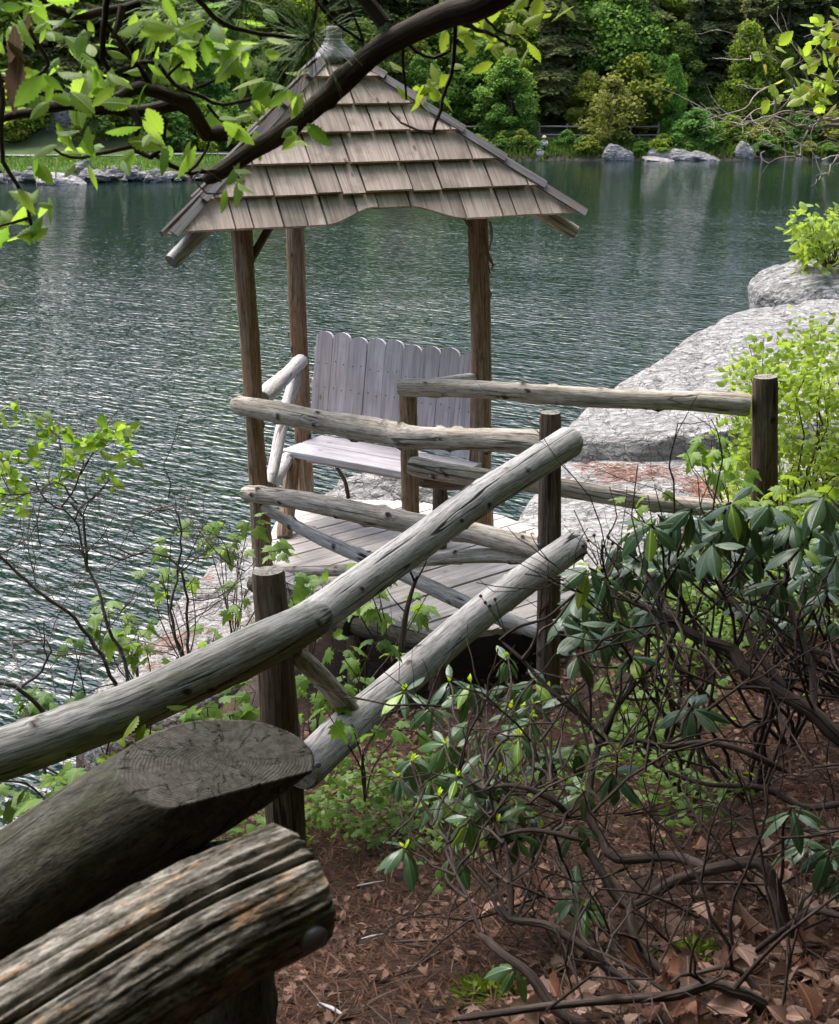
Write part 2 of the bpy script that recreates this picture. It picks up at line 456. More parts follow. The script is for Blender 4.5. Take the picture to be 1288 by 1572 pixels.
def simple(name, col, rough=0.8, spec=0.3, metal=0.0, nscale=20.0, var=0.35, bumpk=0.2, dist=0.005):
    m, nt, out = nodes(name); g = G(nt)
    tc = g.new('TexCoord')
    nz = g.noise(tc.outputs['Object'], nscale, 5, 0.65)
    c = g.mix(nz, tuple(x * (1 - var) for x in col), tuple(min(1, x * (1 + var)) for x in col))
    b = g.bsdf(c, rough, g.bump(nz, bumpk, dist), spec, metal)
    nt.links.new(b.outputs[0], out.inputs[0]); return m
def rock_mat(name, light, dark, lichen=(0.10, 0.11, 0.08), scale=1.0, litter=None, lit_amt=0.0, bk=0.9):
    m, nt, out = nodes(name); g = G(nt)
    p = g.new('NewGeometry').outputs['Position']
    n1 = g.noise(p, 1.3 * scale, 6, 0.65); n2 = g.noise(p, 9.0 * scale, 6, 0.7); n3 = g.noise(g.vmul(p, (0.7, 1.3, 2.2)), 15.0 * scale, 3, 0.6)
    col = g.mix(g.ramp(n2, [(0.35, 0.0), (0.62, 1.0)]), dark, light)
    col = g.mix(g.ramp(n1, [(0.42, 0.55), (0.62, 0.0)]), col, tuple(c * 0.55 for c in light))
    col = g.mix(g.ramp(n3, [(0.34, 0.85), (0.42, 0.0)]), col, tuple(c * 0.3 for c in dark))
    vo = g.new('TexVoronoi', feature='DISTANCE_TO_EDGE'); g.put(vo.inputs['Vector'], g.vadd(g.vmul(p, (1.0, 0.55, 1.6)), g.vmul(g.noise(p, 4 * scale, 3, 0.6, col=True), (0.5, 0.5, 0.5)))); vo.inputs['Scale'].default_value = 5.5 * scale
    ed = g.ramp(vo.outputs['Distance'], [(0.0, 0.55), (0.05, 0.0)])
    col = g.mix(g.math('MULTIPLY', ed, g.ramp(n1, [(0.45, 0.0), (0.6, 1.0)])), col, (0.04, 0.04, 0.04))
    col = g.mix(g.ramp(g.noise(p, 3.0 * scale, 5, 0.7), [(0.58, 0.0), (0.72, 0.6)]), col, lichen)
    if litter: col = g.mix(g.ramp(g.noise(p, 1.6 * scale, 5, 0.7), [(0.55, 0.0), (0.62, lit_amt)]), col, litter)
    vf = g.new('TexVoronoi'); g.put(vf.inputs['Vector'], g.vadd(g.vmul(p, (0.62, 1.25, 1.8)), g.vmul(g.noise(p, 7 * scale, 4, 0.65, col=True), (0.16, 0.16, 0.16)))); vf.inputs['Scale'].default_value = 9.0 * scale
    fl = vf.outputs['Distance']
    col = g.mix(g.ramp(fl, [(0.42, 0.0), (0.62, 0.45)]), col, tuple(c * 0.5 for c in dark))
    h = g.math('ADD', g.math('ADD', g.math('MULTIPLY', n2, 1.0), g.math('MULTIPLY', n3, 0.5)), g.math('ADD', g.math('MULTIPLY', ed, -0.6), g.math('MULTIPLY', fl, -1.0)))
    b = g.bsdf(col, 0.92, g.bump(h, bk, 0.05 / scale), 0.2)
    nt.links.new(b.outputs[0], out.inputs[0]); return m

# ================================================================== THE SETTING
# lake outline (counter-clockwise), near bank first, then the right bank, far shore and left bank
LAKE = np.array([(-60, -12), (-22, 1), (-8, 4.0), (-4.4, 6.0), (-3.0, 7.6), (-2.6, 8.6), (-2.1, 10.0), (-1.2, 11.2), (0.2, 11.6), (1.3, 11.4), (2.0, 13.2),
                 (3.4, 15.6), (5.0, 18.5), (7.5, 22), (13, 26), (26, 33), (48, 42), (72, 60), (78, 82), (62, 98), (44, 102), (30, 101.5), (16, 101), (4, 101),
                 (-3, 96), (-9, 85), (-16, 82), (-27, 81.5), (-42, 80), (-70, 76), (-95, 60), (-105, 30), (-95, -2), (-78, -14)], float)
def lake_sd(x, y):
    """signed distance to the lake edge: > 0 on land"""
    x = np.asarray(x, float); y = np.asarray(y, float)
    best = np.full(x.shape, 1e9); inside = np.zeros(x.shape, bool)
    n = len(LAKE)
    for i in range(n):
        ax, ay = LAKE[i]; bx, by = LAKE[(i + 1) % n]
        dx, dy = bx - ax, by - ay
        t = np.clip(((x - ax) * dx + (y - ay) * dy) / (dx * dx + dy * dy), 0, 1)
        best = np.minimum(best, (x - ax - t * dx) ** 2 + (y - ay - t * dy) ** 2)
        c = ((ay > y) != (by > y)) & (x < (bx - ax) * (y - ay) / (by - ay + 1e-12) + ax)
        inside ^= c
    d = np.sqrt(best)
    return np.where(inside, -d, d)
def near_h(x, y):
    z = np.interp(y, [-40, -8, 0, 1.2, 2.45, 3.4, 4.6, 6.0, 7.2, 9, 12, 20, 40], [16, 7.4, 5.0, 4.86, 4.52, 4.12, 3.70, 3.30, 3.05, 2.85, 2.7, 2.7, 3.4])
    right = np.interp(x, [-40, -3, -0.8, 0.6, 1.6, 3.0, 6, 14, 40], [-4, -1.35, -0.22, 0.0, 0.34, 0.85, 1.8, 4.5, 14])
    keep = np.interp(y, [0, 3, 5, 7.6, 9.2, 12, 30], [0.5, 0.6, 1, 1.35, 0.5, 0.3, 0.5])
    z = z + right * keep
    z = z + 0.22 * fbm(x * 0.9, y * 0.9, 3, 4) + 0.05 * fbm(x * 5, y * 5, 9, 3)
    return z
def far_h(x, y, s):
    z = np.interp(s, [0, 0.6, 1.6, 4.0, 5.0, 8.0, 9.0, 14, 40, 90, 160, 300], [-0.2, 0.35, 0.7, 1.0, 1.08, 1.12, 1.5, 4.6, 27, 60, 80, 90])
    return z + sstep(8, 30, s) * 4 * fbm(x * 0.06, y * 0.06, 5, 3) + 0.2 * fbm(x * 0.5, y * 0.5, 8, 3)
def ground_h(x, y):
    x = np.asarray(x, float); y = np.asarray(y, float)
    s = lake_sd(x, y)
    w = sstep(24, 60, y + np.abs(x) * 0.25)
    land_n = near_h(x, y); edge = sstep(-0.25, 0.75, s + 0.35 * fbm(x * 1.1, y * 1.1, 21, 3))
    zn = -2.2 + (land_n + 2.2) * edge
    zf = np.where(s > 0, far_h(x, y, np.maximum(s, 0)), -0.2 - np.minimum(2.0, -s * 0.4))
    return zn * (1 - w) + zf * w
def gh(x, y): return float(ground_h(np.array([x]), np.array([y]))[0])

def spaced(lo, f0, f1, hi, fine, grow):
    a = list(np.arange(f0, f1 + 1e-6, fine))
    st = fine; v = f1
    while v < hi: st *= grow; v += st; a.append(v)
    st = fine; v = f0
    while v > lo: st *= grow; v -= st; a.insert(0, v)
    return np.array(a)
gx = spaced(-520, -3.6, 4.2, 520, 0.05, 1.055)
gy = spaced(-420, 0.6, 12.4, 900, 0.05, 1.045)
GX, GY = np.meshgrid(gx, gy)
GZ = ground_h(GX.ravel(), GY.ravel())
gs = lake_sd(GX.ravel(), GY.ravel())
nx, ny = len(gx), len(gy)
ii, jj = np.meshgrid(np.arange(nx - 1), np.arange(ny - 1))
a0 = (jj * nx + ii).ravel()
gF = np.stack([a0, a0 + 1, a0 + nx + 1, a0 + nx], -1)
wfar = sstep(24, 60, GY.ravel() + np.abs(GX.ravel()) * 0.25)
grassy = wfar * sstep(0.5, 1.2, gs) * (1 - sstep(5, 6.5, gs)) * (1 - sstep(-8, 2, GX.ravel()))
rocky = (1 - wfar) * (1 - sstep(0.5, 1.7, gs + 0.5 * fbm(GX.ravel() * 1.3, GY.ravel() * 1.3, 44, 3)))
def ground_material():
    m, nt, out = nodes('forest_floor'); g = G(nt)
    p = g.new('NewGeometry').outputs['Position']
    n1 = g.noise(p, 2.2, 6, 0.65); n2 = g.noise(p, 24, 6, 0.75); n3 = g.noise(p, 120, 3, 0.7)
    col = g.ramp(n2, [(0.28, (0.016, 0.011, 0.009)), (0.46, (0.030, 0.0165, 0.0115)), (0.60, (0.055, 0.028, 0.018)), (0.76, (0.095, 0.056, 0.037))])
    col = g.mix(g.ramp(n1, [(0.38, 0.65), (0.56, 0.0)]), col, (0.028, 0.021, 0.018))
    col = g.mix(g.ramp(n3, [(0.62, 0.0), (0.72, 0.6)]), col, (0.21, 0.12, 0.075))
    col = g.mix(g.ramp(g.noise(p, 3.4, 4, 0.6), [(0.64, 0.0), (0.74, 0.5)]), col, (0.055, 0.075, 0.018))
    rk = g.mix(g.ramp(n2, [(0.35, 0.0), (0.6, 1.0)]), (0.13, 0.125, 0.12), (0.36, 0.34, 0.32))
    rk = g.mix(g.ramp(n1, [(0.46, 0.0), (0.56, 0.8)]), rk, (0.14, 0.075, 0.048))
    col = g.mix(g.attr('rocky'), col, rk)
    fa = g.ramp(g.noise(p, 0.35, 5, 0.65), [(0.35, (0.07, 0.075, 0.04)), (0.5, (0.09, 0.12, 0.045)), (0.66, (0.12, 0.10, 0.06))])
    gr = g.mix(g.noise(p, 1.5, 5, 0.7), (0.06, 0.12, 0.022), (0.12, 0.20, 0.04))
    fa = g.mix(g.attr('grassy'), fa, gr)
    fa = g.mix(g.attr('shore'), fa, (0.045, 0.036, 0.028))
    col = g.mix(g.attr('far'), col, fa)
    b = g.bsdf(col, 0.95, g.bump(g.math('ADD', n2, g.math('MULTIPLY', n3, 0.4)), 0.8, 0.03), 0.15)
    nt.links.new(b.outputs[0], out.inputs[0]); return m
M_ground = ground_material()
ground = obj('ground', mesh_np('ground', np.stack([GX.ravel(), GY.ravel(), GZ], -1), gF, [M_ground], True, {'rocky': rocky, 'grassy': grassy, 'far': wfar, 'shore': wfar * (1 - sstep(0.9, 1.8, gs))}))
tag(ground, 'sloping forest floor of needles and leaf litter down to the lake', kind='structure')

# ---- lake
def water_material():
    m, nt, out = nodes('lake_water'); g = G(nt)
    p = g.new('NewGeometry').outputs['Position']
    def rot(v, a, sx, sy):
        n = g.new('VectorRotate', rotation_type='Z_AXIS'); g.put(n.inputs['Vector'], v); n.inputs['Angle'].default_value = R(a)
        return g.vmul(n.outputs[0], (sx, sy, 1))
    # wind ripples: long crests running away to the left, short from crest to crest
    w1 = g.noise(rot(p, 34, 1.7, 5.2), 1.0, 1.5, 0.5, 0.25)
    w2 = g.noise(rot(p, 44, 3.8, 10.5), 1.0, 1.0, 0.5, 0.2)
    w3 = g.noise(rot(p, 15, 0.35, 0.8), 1.0, 1.0, 0.5, 0.0)
    w4 = g.noise(rot(p, 20, 9.0, 19.0), 1.0, 1.0, 0.5, 0.0)
    gust = g.ramp(g.noise(rot(p, 25, 0.05, 0.11), 1.0, 3, 0.6), [(0.3, 0.6), (0.7, 1.15)])
    calm = g.math('ADD', g.math('MULTIPLY', w1, 1.0), g.math('ADD', g.math('MULTIPLY', w2, 0.42), g.math('ADD', g.math('MULTIPLY', w3, 0.7), g.math('MULTIPLY', w4, 0.10))))
    sep = g.new('SeparateXYZ'); g.put(sep.inputs[0], p)
    lee = g.new('MapRange'); g.put(lee.inputs[0], sep.outputs[1]); lee.inputs[1].default_value = 24; lee.inputs[2].default_value = 92; lee.inputs[3].default_value = 1.0; lee.inputs[4].default_value = 0.16
    h = g.math('MULTIPLY', g.math('MULTIPLY', calm, gust), lee.outputs[0])
    bp = g.new('Bump'); bp.inputs['Strength'].default_value = 1.0; bp.inputs['Distance'].default_value = 0.10; g.put(bp.inputs['Height'], h)
    b = g.bsdf((0.005, 0.0145, 0.0118), 0.03, bp.outputs[0], 0.5)
    b.inputs['IOR'].default_value = 1.36
    nt.links.new(b.outputs[0], out.inputs[0]); return m
M_water = water_material()
wx = np.linspace(-140, 140, 15); wy = np.linspace(-30, 130, 12)
WX, WY = np.meshgrid(wx, wy)
aw = (np.arange(11)[:, None] * 15 + np.arange(14)[None, :]).ravel()
lake = obj('lake', mesh_np('lake', np.stack([WX.ravel(), WY.ravel(), np.zeros(WX.size)], -1), np.stack([aw, aw + 1, aw + 16, aw + 15], -1), [M_water], True))
tag(lake, 'dark green rippled lake water with bright sky glints', kind='structure')

# ---- rocks
M_granite = rock_mat('pale_granite', (0.40, 0.385, 0.365), (0.26, 0.25, 0.237), (0.17, 0.165, 0.15), 1.0, bk=1.0)
M_granite_far = rock_mat('far_granite', (0.30, 0.29, 0.28), (0.13, 0.12, 0.115), (0.10, 0.10, 0.07), 0.35)
M_granite_pale = rock_mat('bleached_granite', (0.46, 0.43, 0.41), (0.31, 0.285, 0.27), (0.24, 0.22, 0.20), 0.3)
def outline_rock(name, outline, top, zb, label, mat, rings=70, n=200, lip=0.9, amp=0.06, seed=1, fs=1.6, under=0.0, group=None):
    """rock slab: smooth closed outline (x, y); top(x, y) gives the upper surface; rounded rim, sides down to zb"""
    O = [Vector((p[0], p[1], 0)) for p in outline]
    loop, _ = catmull(O + [O[0]], 0.2)
    P = np.array([(p.x, p.y) for p in loop]); d = np.r_[0, np.cumsum(np.hypot(*(np.diff(P, axis=0).T)))]
    tt = np.linspace(0, d[-1], n, endpoint=False)
    px_, py_ = np.interp(tt, d, P[:, 0]), np.interp(tt, d, P[:, 1])
    cx, cy = P[:-1].mean(0)
    V = []; rho = np.linspace(0.0, 1.0, rings)
    for k, r in enumerate(rho):
        x = cx + (px_ - cx) * r; y = cy + (py_ - cy) * r
        z = top(x, y)
        e = np.clip((r - lip) / (1 - lip), 0, 1)
        drop = (1 - np.sqrt(np.maximum(0, 1 - e ** 2)))
        z = z - drop * 0.28 + amp * 2.0 * fbm(x * fs, y * fs, seed, 5) + amp * 0.5 * fbm(x * fs * 6, y * fs * 6, seed + 5, 3) - amp * 0.7 * np.maximum(0, 1 - np.abs(fbm(x * fs * 1.7, y * fs * 0.8, seed + 9, 3)) * 22)
        V.append(np.stack([x, y, z], -1))
    last = V[-1]
    for k in range(1, 13):
        f = k / 12
        out_ = 1 + (-under * math.sin(math.pi * min(1, f * 1.3)) + 0.05 * f)
        x = cx + (px_ - cx) * out_; y = cy + (py_ - cy) * out_
        z = last[:, 2] * (1 - f) + zb * f
        dn = amp * 1.6 * fbm(tt * fs, z * fs * 2.0, seed + 3, 4)
        V.append(np.stack([x + (px_ - cx) * dn, y + (py_ - cy) * dn, z], -1))
    m = len(V); VV = np.concatenate(V)
    i = np.arange(m - 1)[:, None]; j = np.arange(n)[None, :]
    a = i * n + j; b = i * n + (j + 1) % n
    base = Vector((cx, cy, zb))
    o = obj(name, mesh_np(name, VV - np.array(tuple(base)), np.stack([a, a + n, b + n, b], -1).reshape(-1, 4)[:, ::-1], [mat], True), None, base)
    return tag(o, label, 'boulder', group)
def P2(x, y, z): v = on(x, y, z); return (v.x, v.y)
ledge = [P2(772, 812, 3.0), P2(800, 765, 3.0), P2(850, 700, 3.0), P2(905, 668, 3.0), P2(1040, 660, 3.05), P2(1180, 655, 3.1), (3.6, 10.8), (3.5, 9.2), (2.2, 8.5), (1.25, 8.55), (0.85, 9.0)]
outline_rock('granite_ledge', ledge, lambda x, y: 3.02 + 0.035 * (x - 1.5) - 0.02 * (y - 10), -0.4,
             'flat grey granite ledge with orange needles below the big boulder', M_granite, seed=4, amp=0.05, lip=0.93)
slab = [P2(850, 672, 3.15), P2(872, 640, 3.2), P2(940, 588, 3.32), P2(1010, 548, 3.42), P2(1060, 516, 3.5), P2(1120, 486, 3.6), P2(1170, 474, 3.65), P2(1260, 476, 3.6),
        (8.2, 17.2), (8.6, 13.6), (6.4, 11.8), P2(1190, 694, 3.02), P2(1100, 700, 3.02), P2(1000, 706, 3.02), P2(930, 704, 3.02), P2(880, 694, 3.05)]
outline_rock('granite_slab', slab, lambda x, y: 3.20 + 0.085 * (y - 12.3) + 0.06 * (x - 2) - 0.1 * sstep(0.6, 0.0, y - 11.9), -0.6,
             'broad pale granite slab sloping to the lake behind the right railing', M_granite, rings=110, n=300, seed=11, amp=0.055, lip=0.95, under=0.06, fs=1.3)
M_granite_dk = rock_mat('lichened_granite', (0.40, 0.39, 0.37), (0.10, 0.10, 0.095), (0.05, 0.05, 0.045), 0.8)
knob = [(5.0, 20.2), (5.15, 21.4), (6.2, 22.4), (8.0, 22.6), (9.5, 21), (9.0, 19.4), (7.2, 18.9), (5.7, 19.2)]
outline_rock('rounded_boulder', knob, lambda x, y: 3.62 + 0.07 * (x - 6) - 0.05 * (x - 7) ** 2 * 0.3, -0.5,
             'rounded dark streaked boulder beyond the pale granite slab', M_granite_dk, seed=23, amp=0.1, lip=0.62, fs=0.9)

def ico_rock(name, size, seed, sub=3, flat=0.5, mat=None, rough=0.28):
    bm = bmesh.new(); bmesh.ops.create_icosphere(bm, subdivisions=sub, radius=1.0)
    rg = random.Random(seed); o = Vector((rg.uniform(-9, 9), rg.uniform(-9, 9), rg.uniform(-9, 9)))
    planes = [(Vector((rg.gauss(0, 1), rg.gauss(0, 1), rg.gauss(0, 0.8))).normalized(), rg.uniform(0.55, 0.9)) for _ in range(7)]
    for v in bm.verts:
        p = v.co.copy()
        for nrm, dd in planes:
            k = p.dot(nrm)
            if k > dd: p -= nrm * (k - dd) * 0.85
        p *= 1 + rough * mnoise.fractal(p * 1.3 + o, 1.0, 2.0, 4)
        v.co = Vector((p.x * size[0], p.y * size[1], p.z * size[2] if p.z > 0 else p.z * size[2] * flat))
    me = bpy.data.meshes.new(name); bm.to_mesh(me); bm.free()
    for p in me.polygons: p.use_smooth = sub > 2
    me.materials.append(mat or M_granite); return me
# ledge of bare rock under and left of the summerhouse
lr = obj('bank_rock', ico_rock('bank_rock', (0.55, 0.42, 0.3), 5, 4), None, tuple(on(590, 778, 3.3) + Vector((0, 0.3, -0.18))))
tag(lr, 'small white rock behind the deck under the bench', 'rock')
outline_rock('shore_rock', [P2(110, 1075, 2.5), P2(190, 1010, 2.5), P2(262, 935, 2.5), P2(330, 868, 2.55), P2(395, 830, 2.6), P2(440, 850, 2.6), P2(430, 960, 2.6), P2(380, 1040, 2.55), P2(260, 1100, 2.5), P2(160, 1120, 2.45)],
             lambda x, y: 2.52 + 0.12 * (x + 2.0) + 0.04 * (y - 8.5), -0.5, 'littered grey rock shelf at the water left of the summerhouse',
             rock_mat('littered_granite', (0.42, 0.40, 0.38), (0.2, 0.19, 0.18), (0.16, 0.10, 0.07), 1.4, (0.19, 0.095, 0.06), 0.85), seed=31, amp=0.07, lip=0.85)

# ================================================================== THE SUMMERHOUSE
W_grey = wood_log('weathered_grey_log', (0.50, 0.485, 0.475), (0.34, 0.325, 0.315), (0.13, 0.12, 0.112), (0.10, 0.10, 0.06), 0.2, (0.36, 0.32, 0.27), 0.3, 1.0)
W_tan = wood_log('weathered_tan_log', (0.58, 0.54, 0.49), (0.37, 0.325, 0.28), (0.095, 0.075, 0.058), (0.12, 0.11, 0.05), 0.4, (0.42, 0.33, 0.23), 0.3, 0.8)
W_white = wood_log('bleached_log', (0.66, 0.63, 0.62), (0.50, 0.47, 0.46), (0.24, 0.22, 0.21), None, 0, (0.42, 0.36, 0.30), 0.25, 0.7)
W_post = wood_log('cedar_post', (0.42, 0.36, 0.30), (0.22, 0.155, 0.108), (0.055, 0.035, 0.024), (0.06, 0.055, 0.02), 0.3, (0.30, 0.15, 0.065), 0.65, 0.6)
W_bark = wood_log('dark_bark_post', (0.21, 0.165, 0.13), (0.10, 0.072, 0.055), (0.028, 0.02, 0.016), (0.05, 0.05, 0.02), 0.25, (0.2, 0.09, 0.04), 0.35, 0.9, 0.9)
W_mossy = wood_log('mossy_log', (0.40, 0.395, 0.375), (0.21, 0.205, 0.19), (0.06, 0.057, 0.05), (0.075, 0.08, 0.04), 0.5, (0.24, 0.22, 0.18), 0.35, 0.8)
W_old = wood_log('old_dark_log', (0.10, 0.097, 0.08), (0.05, 0.047, 0.037), (0.015, 0.0135, 0.011), (0.045, 0.05, 0.02), 0.55, (0.10, 0.08, 0.05), 0.4, 0.9, 0.9, 5.0)  # dark mossy old wood, tone lowered further in place of overhead shade
W_rot = wood_log('split_weathered_log', (0.34, 0.31, 0.27), (0.10, 0.088, 0.073), (0.014, 0.012, 0.010), (0.05, 0.055, 0.022), 0.4, (0.46, 0.26, 0.13), 0.6, 0.9, 1.0, 6.0)  # weathered split wood, also darkened to stand in for overhead shade
E_grey = end_grain('grey_end_grain', (0.36, 0.33, 0.29), (0.20, 0.18, 0.155))
E_dark = end_grain('dark_end_grain', (0.115, 0.105, 0.09), (0.05, 0.045, 0.038))
E_pale = end_grain('pale_end_grain', (0.46, 0.44, 0.38), (0.26, 0.24, 0.20))
M_shingle = plank('cedar_shingle', (0.58, 0.475, 0.415), (0.46, 0.365, 0.315), (0.27, 0.20, 0.168), streakc=(0.22, 0.18, 0.145), tonek=0.5)
M_hipcap = plank('hip_cap_strip', (0.24, 0.225, 0.235), (0.15, 0.138, 0.14), (0.075, 0.065, 0.062), streakc=(0.26, 0.13, 0.06), rough=0.5, spec=0.5)
M_sheath = plank('roof_boarding', (0.20, 0.14, 0.09), (0.12, 0.08, 0.05), (0.05, 0.035, 0.025))
M_bench = plank('bleached_bench_board', (0.64, 0.605, 0.645), (0.54, 0.505, 0.54), (0.36, 0.33, 0.35), streakc=(0.42, 0.39, 0.41), tonek=0.2)
M_deck = plank('weathered_deck_board', (0.56, 0.52, 0.49), (0.45, 0.41, 0.38), (0.27, 0.24, 0.215), streakc=(0.33, 0.29, 0.25), tonek=0.25)
M_lead = simple('lead_sheet', (0.19, 0.18, 0.19), 0.6, 0.4, 0.25, 14, 0.3, 0.6, 0.01)
M_iron = simple('dark_bolt_iron', (0.13, 0.13, 0.145), 0.55, 0.5, 0.4, 60, 0.4, 0.4, 0.002)
GREY = [W_grey, E_grey]; TAN = [W_tan, E_grey]; WHITE = [W_white, E_pale]; POST = [W_post, E_grey]; BARK = [W_bark, E_grey]; MOSSY = [W_mossy, E_grey]; OLD = [W_old, E_dark]; ROT = [W_rot, E_dark]

DZ = 3.45
EZ = 5.60
cL, cR = on(265, 362, EZ), on(890, 330, EZ)
tdir = (cR - cL).normalized(); ndir = Vector((-tdir.y, tdir.x, 0))
cB = (cL + cR) / 2 + ndir * 1.72 + tdir * 0.12
apex = at(512, 72, (cL.y + cR.y) / 2 + 0.60)
p1b, p3b = on(404, 866, DZ), on(742, 812, DZ)
p2b = at(470, 772, 9.55); p2b.z = DZ
p1t = at(370, 335, p1b.y); p3t = at(733, 322, p3b.y); p2t = at(452, 335, p2b.y)
house = thing('summerhouse', 'rustic cedar-shingled lakeside summerhouse on three log posts', 'summerhouse', (cL + cR + cB) / 3 * 1.0)
house.location.z = DZ - 0.6
for nm, b, t, r0, r1, sd in (('post', p1b, p1t, 0.060, 0.062, 1), ('post', p2b, p2t, 0.062, 0.058, 2), ('post', p3b, p3t, 0.070, 0.066, 3)):
    po = log(nm, [b + (b - t).normalized() * 0.5, b.lerp(t, 0.3), b.lerp(t, 0.7), t + (t - b).normalized() * 0.02], [r0 * 1.03, r0, r1], POST, house, sides=22, step=0.03, rough=0.07, knots=9, seed=sd, wander=0.006)
    if sd == 3: post3 = po
# shredded bark hanging from the right post
for k, pts in enumerate([[(741, 352), (748, 385), (757, 408), (754, 414)], [(740, 360), (746, 392), (752, 420)], [(752, 340), (755, 362), (751, 384)], [(745, 380), (753, 402), (762, 407)]]):
    mb = MB(); pp = trace(pts, p3b.y - 0.07); C, _ = catmull(pp, 0.02); w = 0.011 - 0.002 * k
    V = []; F = []
    for i, c in enumerate(C):
        ww = w * (1 - 0.6 * i / len(C)); V += [c + Vector((-ww, 0, 0)), c + Vector((0, -0.004, 0)), c + Vector((ww, 0.003, 0))]
        if i: F += [[3 * i - 3, 3 * i - 2, 3 * i + 1, 3 * i], [3 * i - 2, 3 * i - 1, 3 * i + 2, 3 * i + 1]]
    L = np.zeros((len(V), 3)); L[:, 2] = np.arange(len(V)) * 0.01; L[:, 0] = np.tile([0, 0.01, 0.02], len(C))
    mb.add([tuple(v) for v in V], F, 0, True, lc=L); bs = mb.build('bark_strip', W_post, post3); bs.modifiers.new('thickness', 'SOLIDIFY').thickness = 0.003
# tie beams under the eaves and little knee braces
tz = Vector((0, 0, 1)); cen0 = (cL + cR + cB) / 3
def lvl(p, z): q = Vector(p); q.z = z; return q
for a, b in ((p1t, p3t), (p1t, p2t), (p2t, p3t)):
    m_ = (lvl(cen0, 0) - lvl((a + b) / 2, 0)).normalized() * 0.10
    log('tie_beam', [lvl(a, 5.70) + m_, lvl(b, 5.70) + m_], [0.04, 0.04], POST, house, sides=12, knots=2, seed=int(abs(a.x) * 50))
log('knee_brace', [p1b.lerp(p1t, 0.86), lvl(p1t.lerp(p3t, 0.14), 5.64)], [0.028, 0.026], BARK, house, sides=10, seed=8)
log('knee_brace', [p3b.lerp(p3t, 0.93), lvl(p3t.lerp(p1t, 0.08), 5.64)], [0.03, 0.03], BARK, house, sides=10, seed=9)
# hip rafters
for c, pxe, dY, sd in ((cL, (263, 402), 0.05, 11), (cR, (884, 357), 0.06, 12), (cB, None, 0, 13)):
    e = at(pxe[0], pxe[1], c.y + dY) if pxe else cB + (cB - apex) * 0.10
    inner = apex.lerp(c, 0.55) - tz * 0.10 + (lvl(cen0, 0) - lvl(c, 0)).normalized() * 0.16
    log('hip_rafter', [inner, e], [0.048, 0.047, 0.046], TAN if sd != 11 else GREY, house, sides=18, knots=3, seed=sd, cham=0.002, rough=0.03)

# roof: boarding, then courses of separate shingles on each of the three faces
roof_mb = MB()
cen = (cL + cR + cB) / 3
tops = []
for A, B in ((cL, cR), (cR, cB), (cB, cL)):
    n_ = (B - A).cross(apex - A).normalized()
    i_ = -n_ * 0.022
    # boarding stops short of the eave so that the lowest course hangs free
    A2, B2 = A.lerp(apex, 0.10), B.lerp(apex, 0.10)
    roof_mb.prism([A2 - n_ * 0.005, B2 - n_ * 0.005, apex - n_ * 0.005], i_)
roof_lc = MB()
roof = None
def with_lc(V, o, u, w):
    V = np.asarray([tuple(v) for v in V]); o = np.array(tuple(o)); u = np.array(tuple(u)); w = np.array(tuple(w)); n = np.cross(u, w)
    q = V - o
    return np.stack([q @ u, q @ n, q @ w], -1)
roof = roof_mb.build('roof', M_sheath, house)
TK = [0.0, 0.157, 0.320, 0.490, 0.648, 0.806, 0.93]
def clip(poly, f):
    out = []
    for i in range(len(poly)):
        a, b = poly[i], poly[(i + 1) % len(poly)]; fa, fb = f(a), f(b)
        if fa >= 0: out.append(a)
        if (fa >= 0) != (fb >= 0):
            t = fa / (fa - fb); out.append((a[0] + (b[0] - a[0]) * t, a[1] + (b[1] - a[1]) * t))
    return out
rs = random.Random(5)
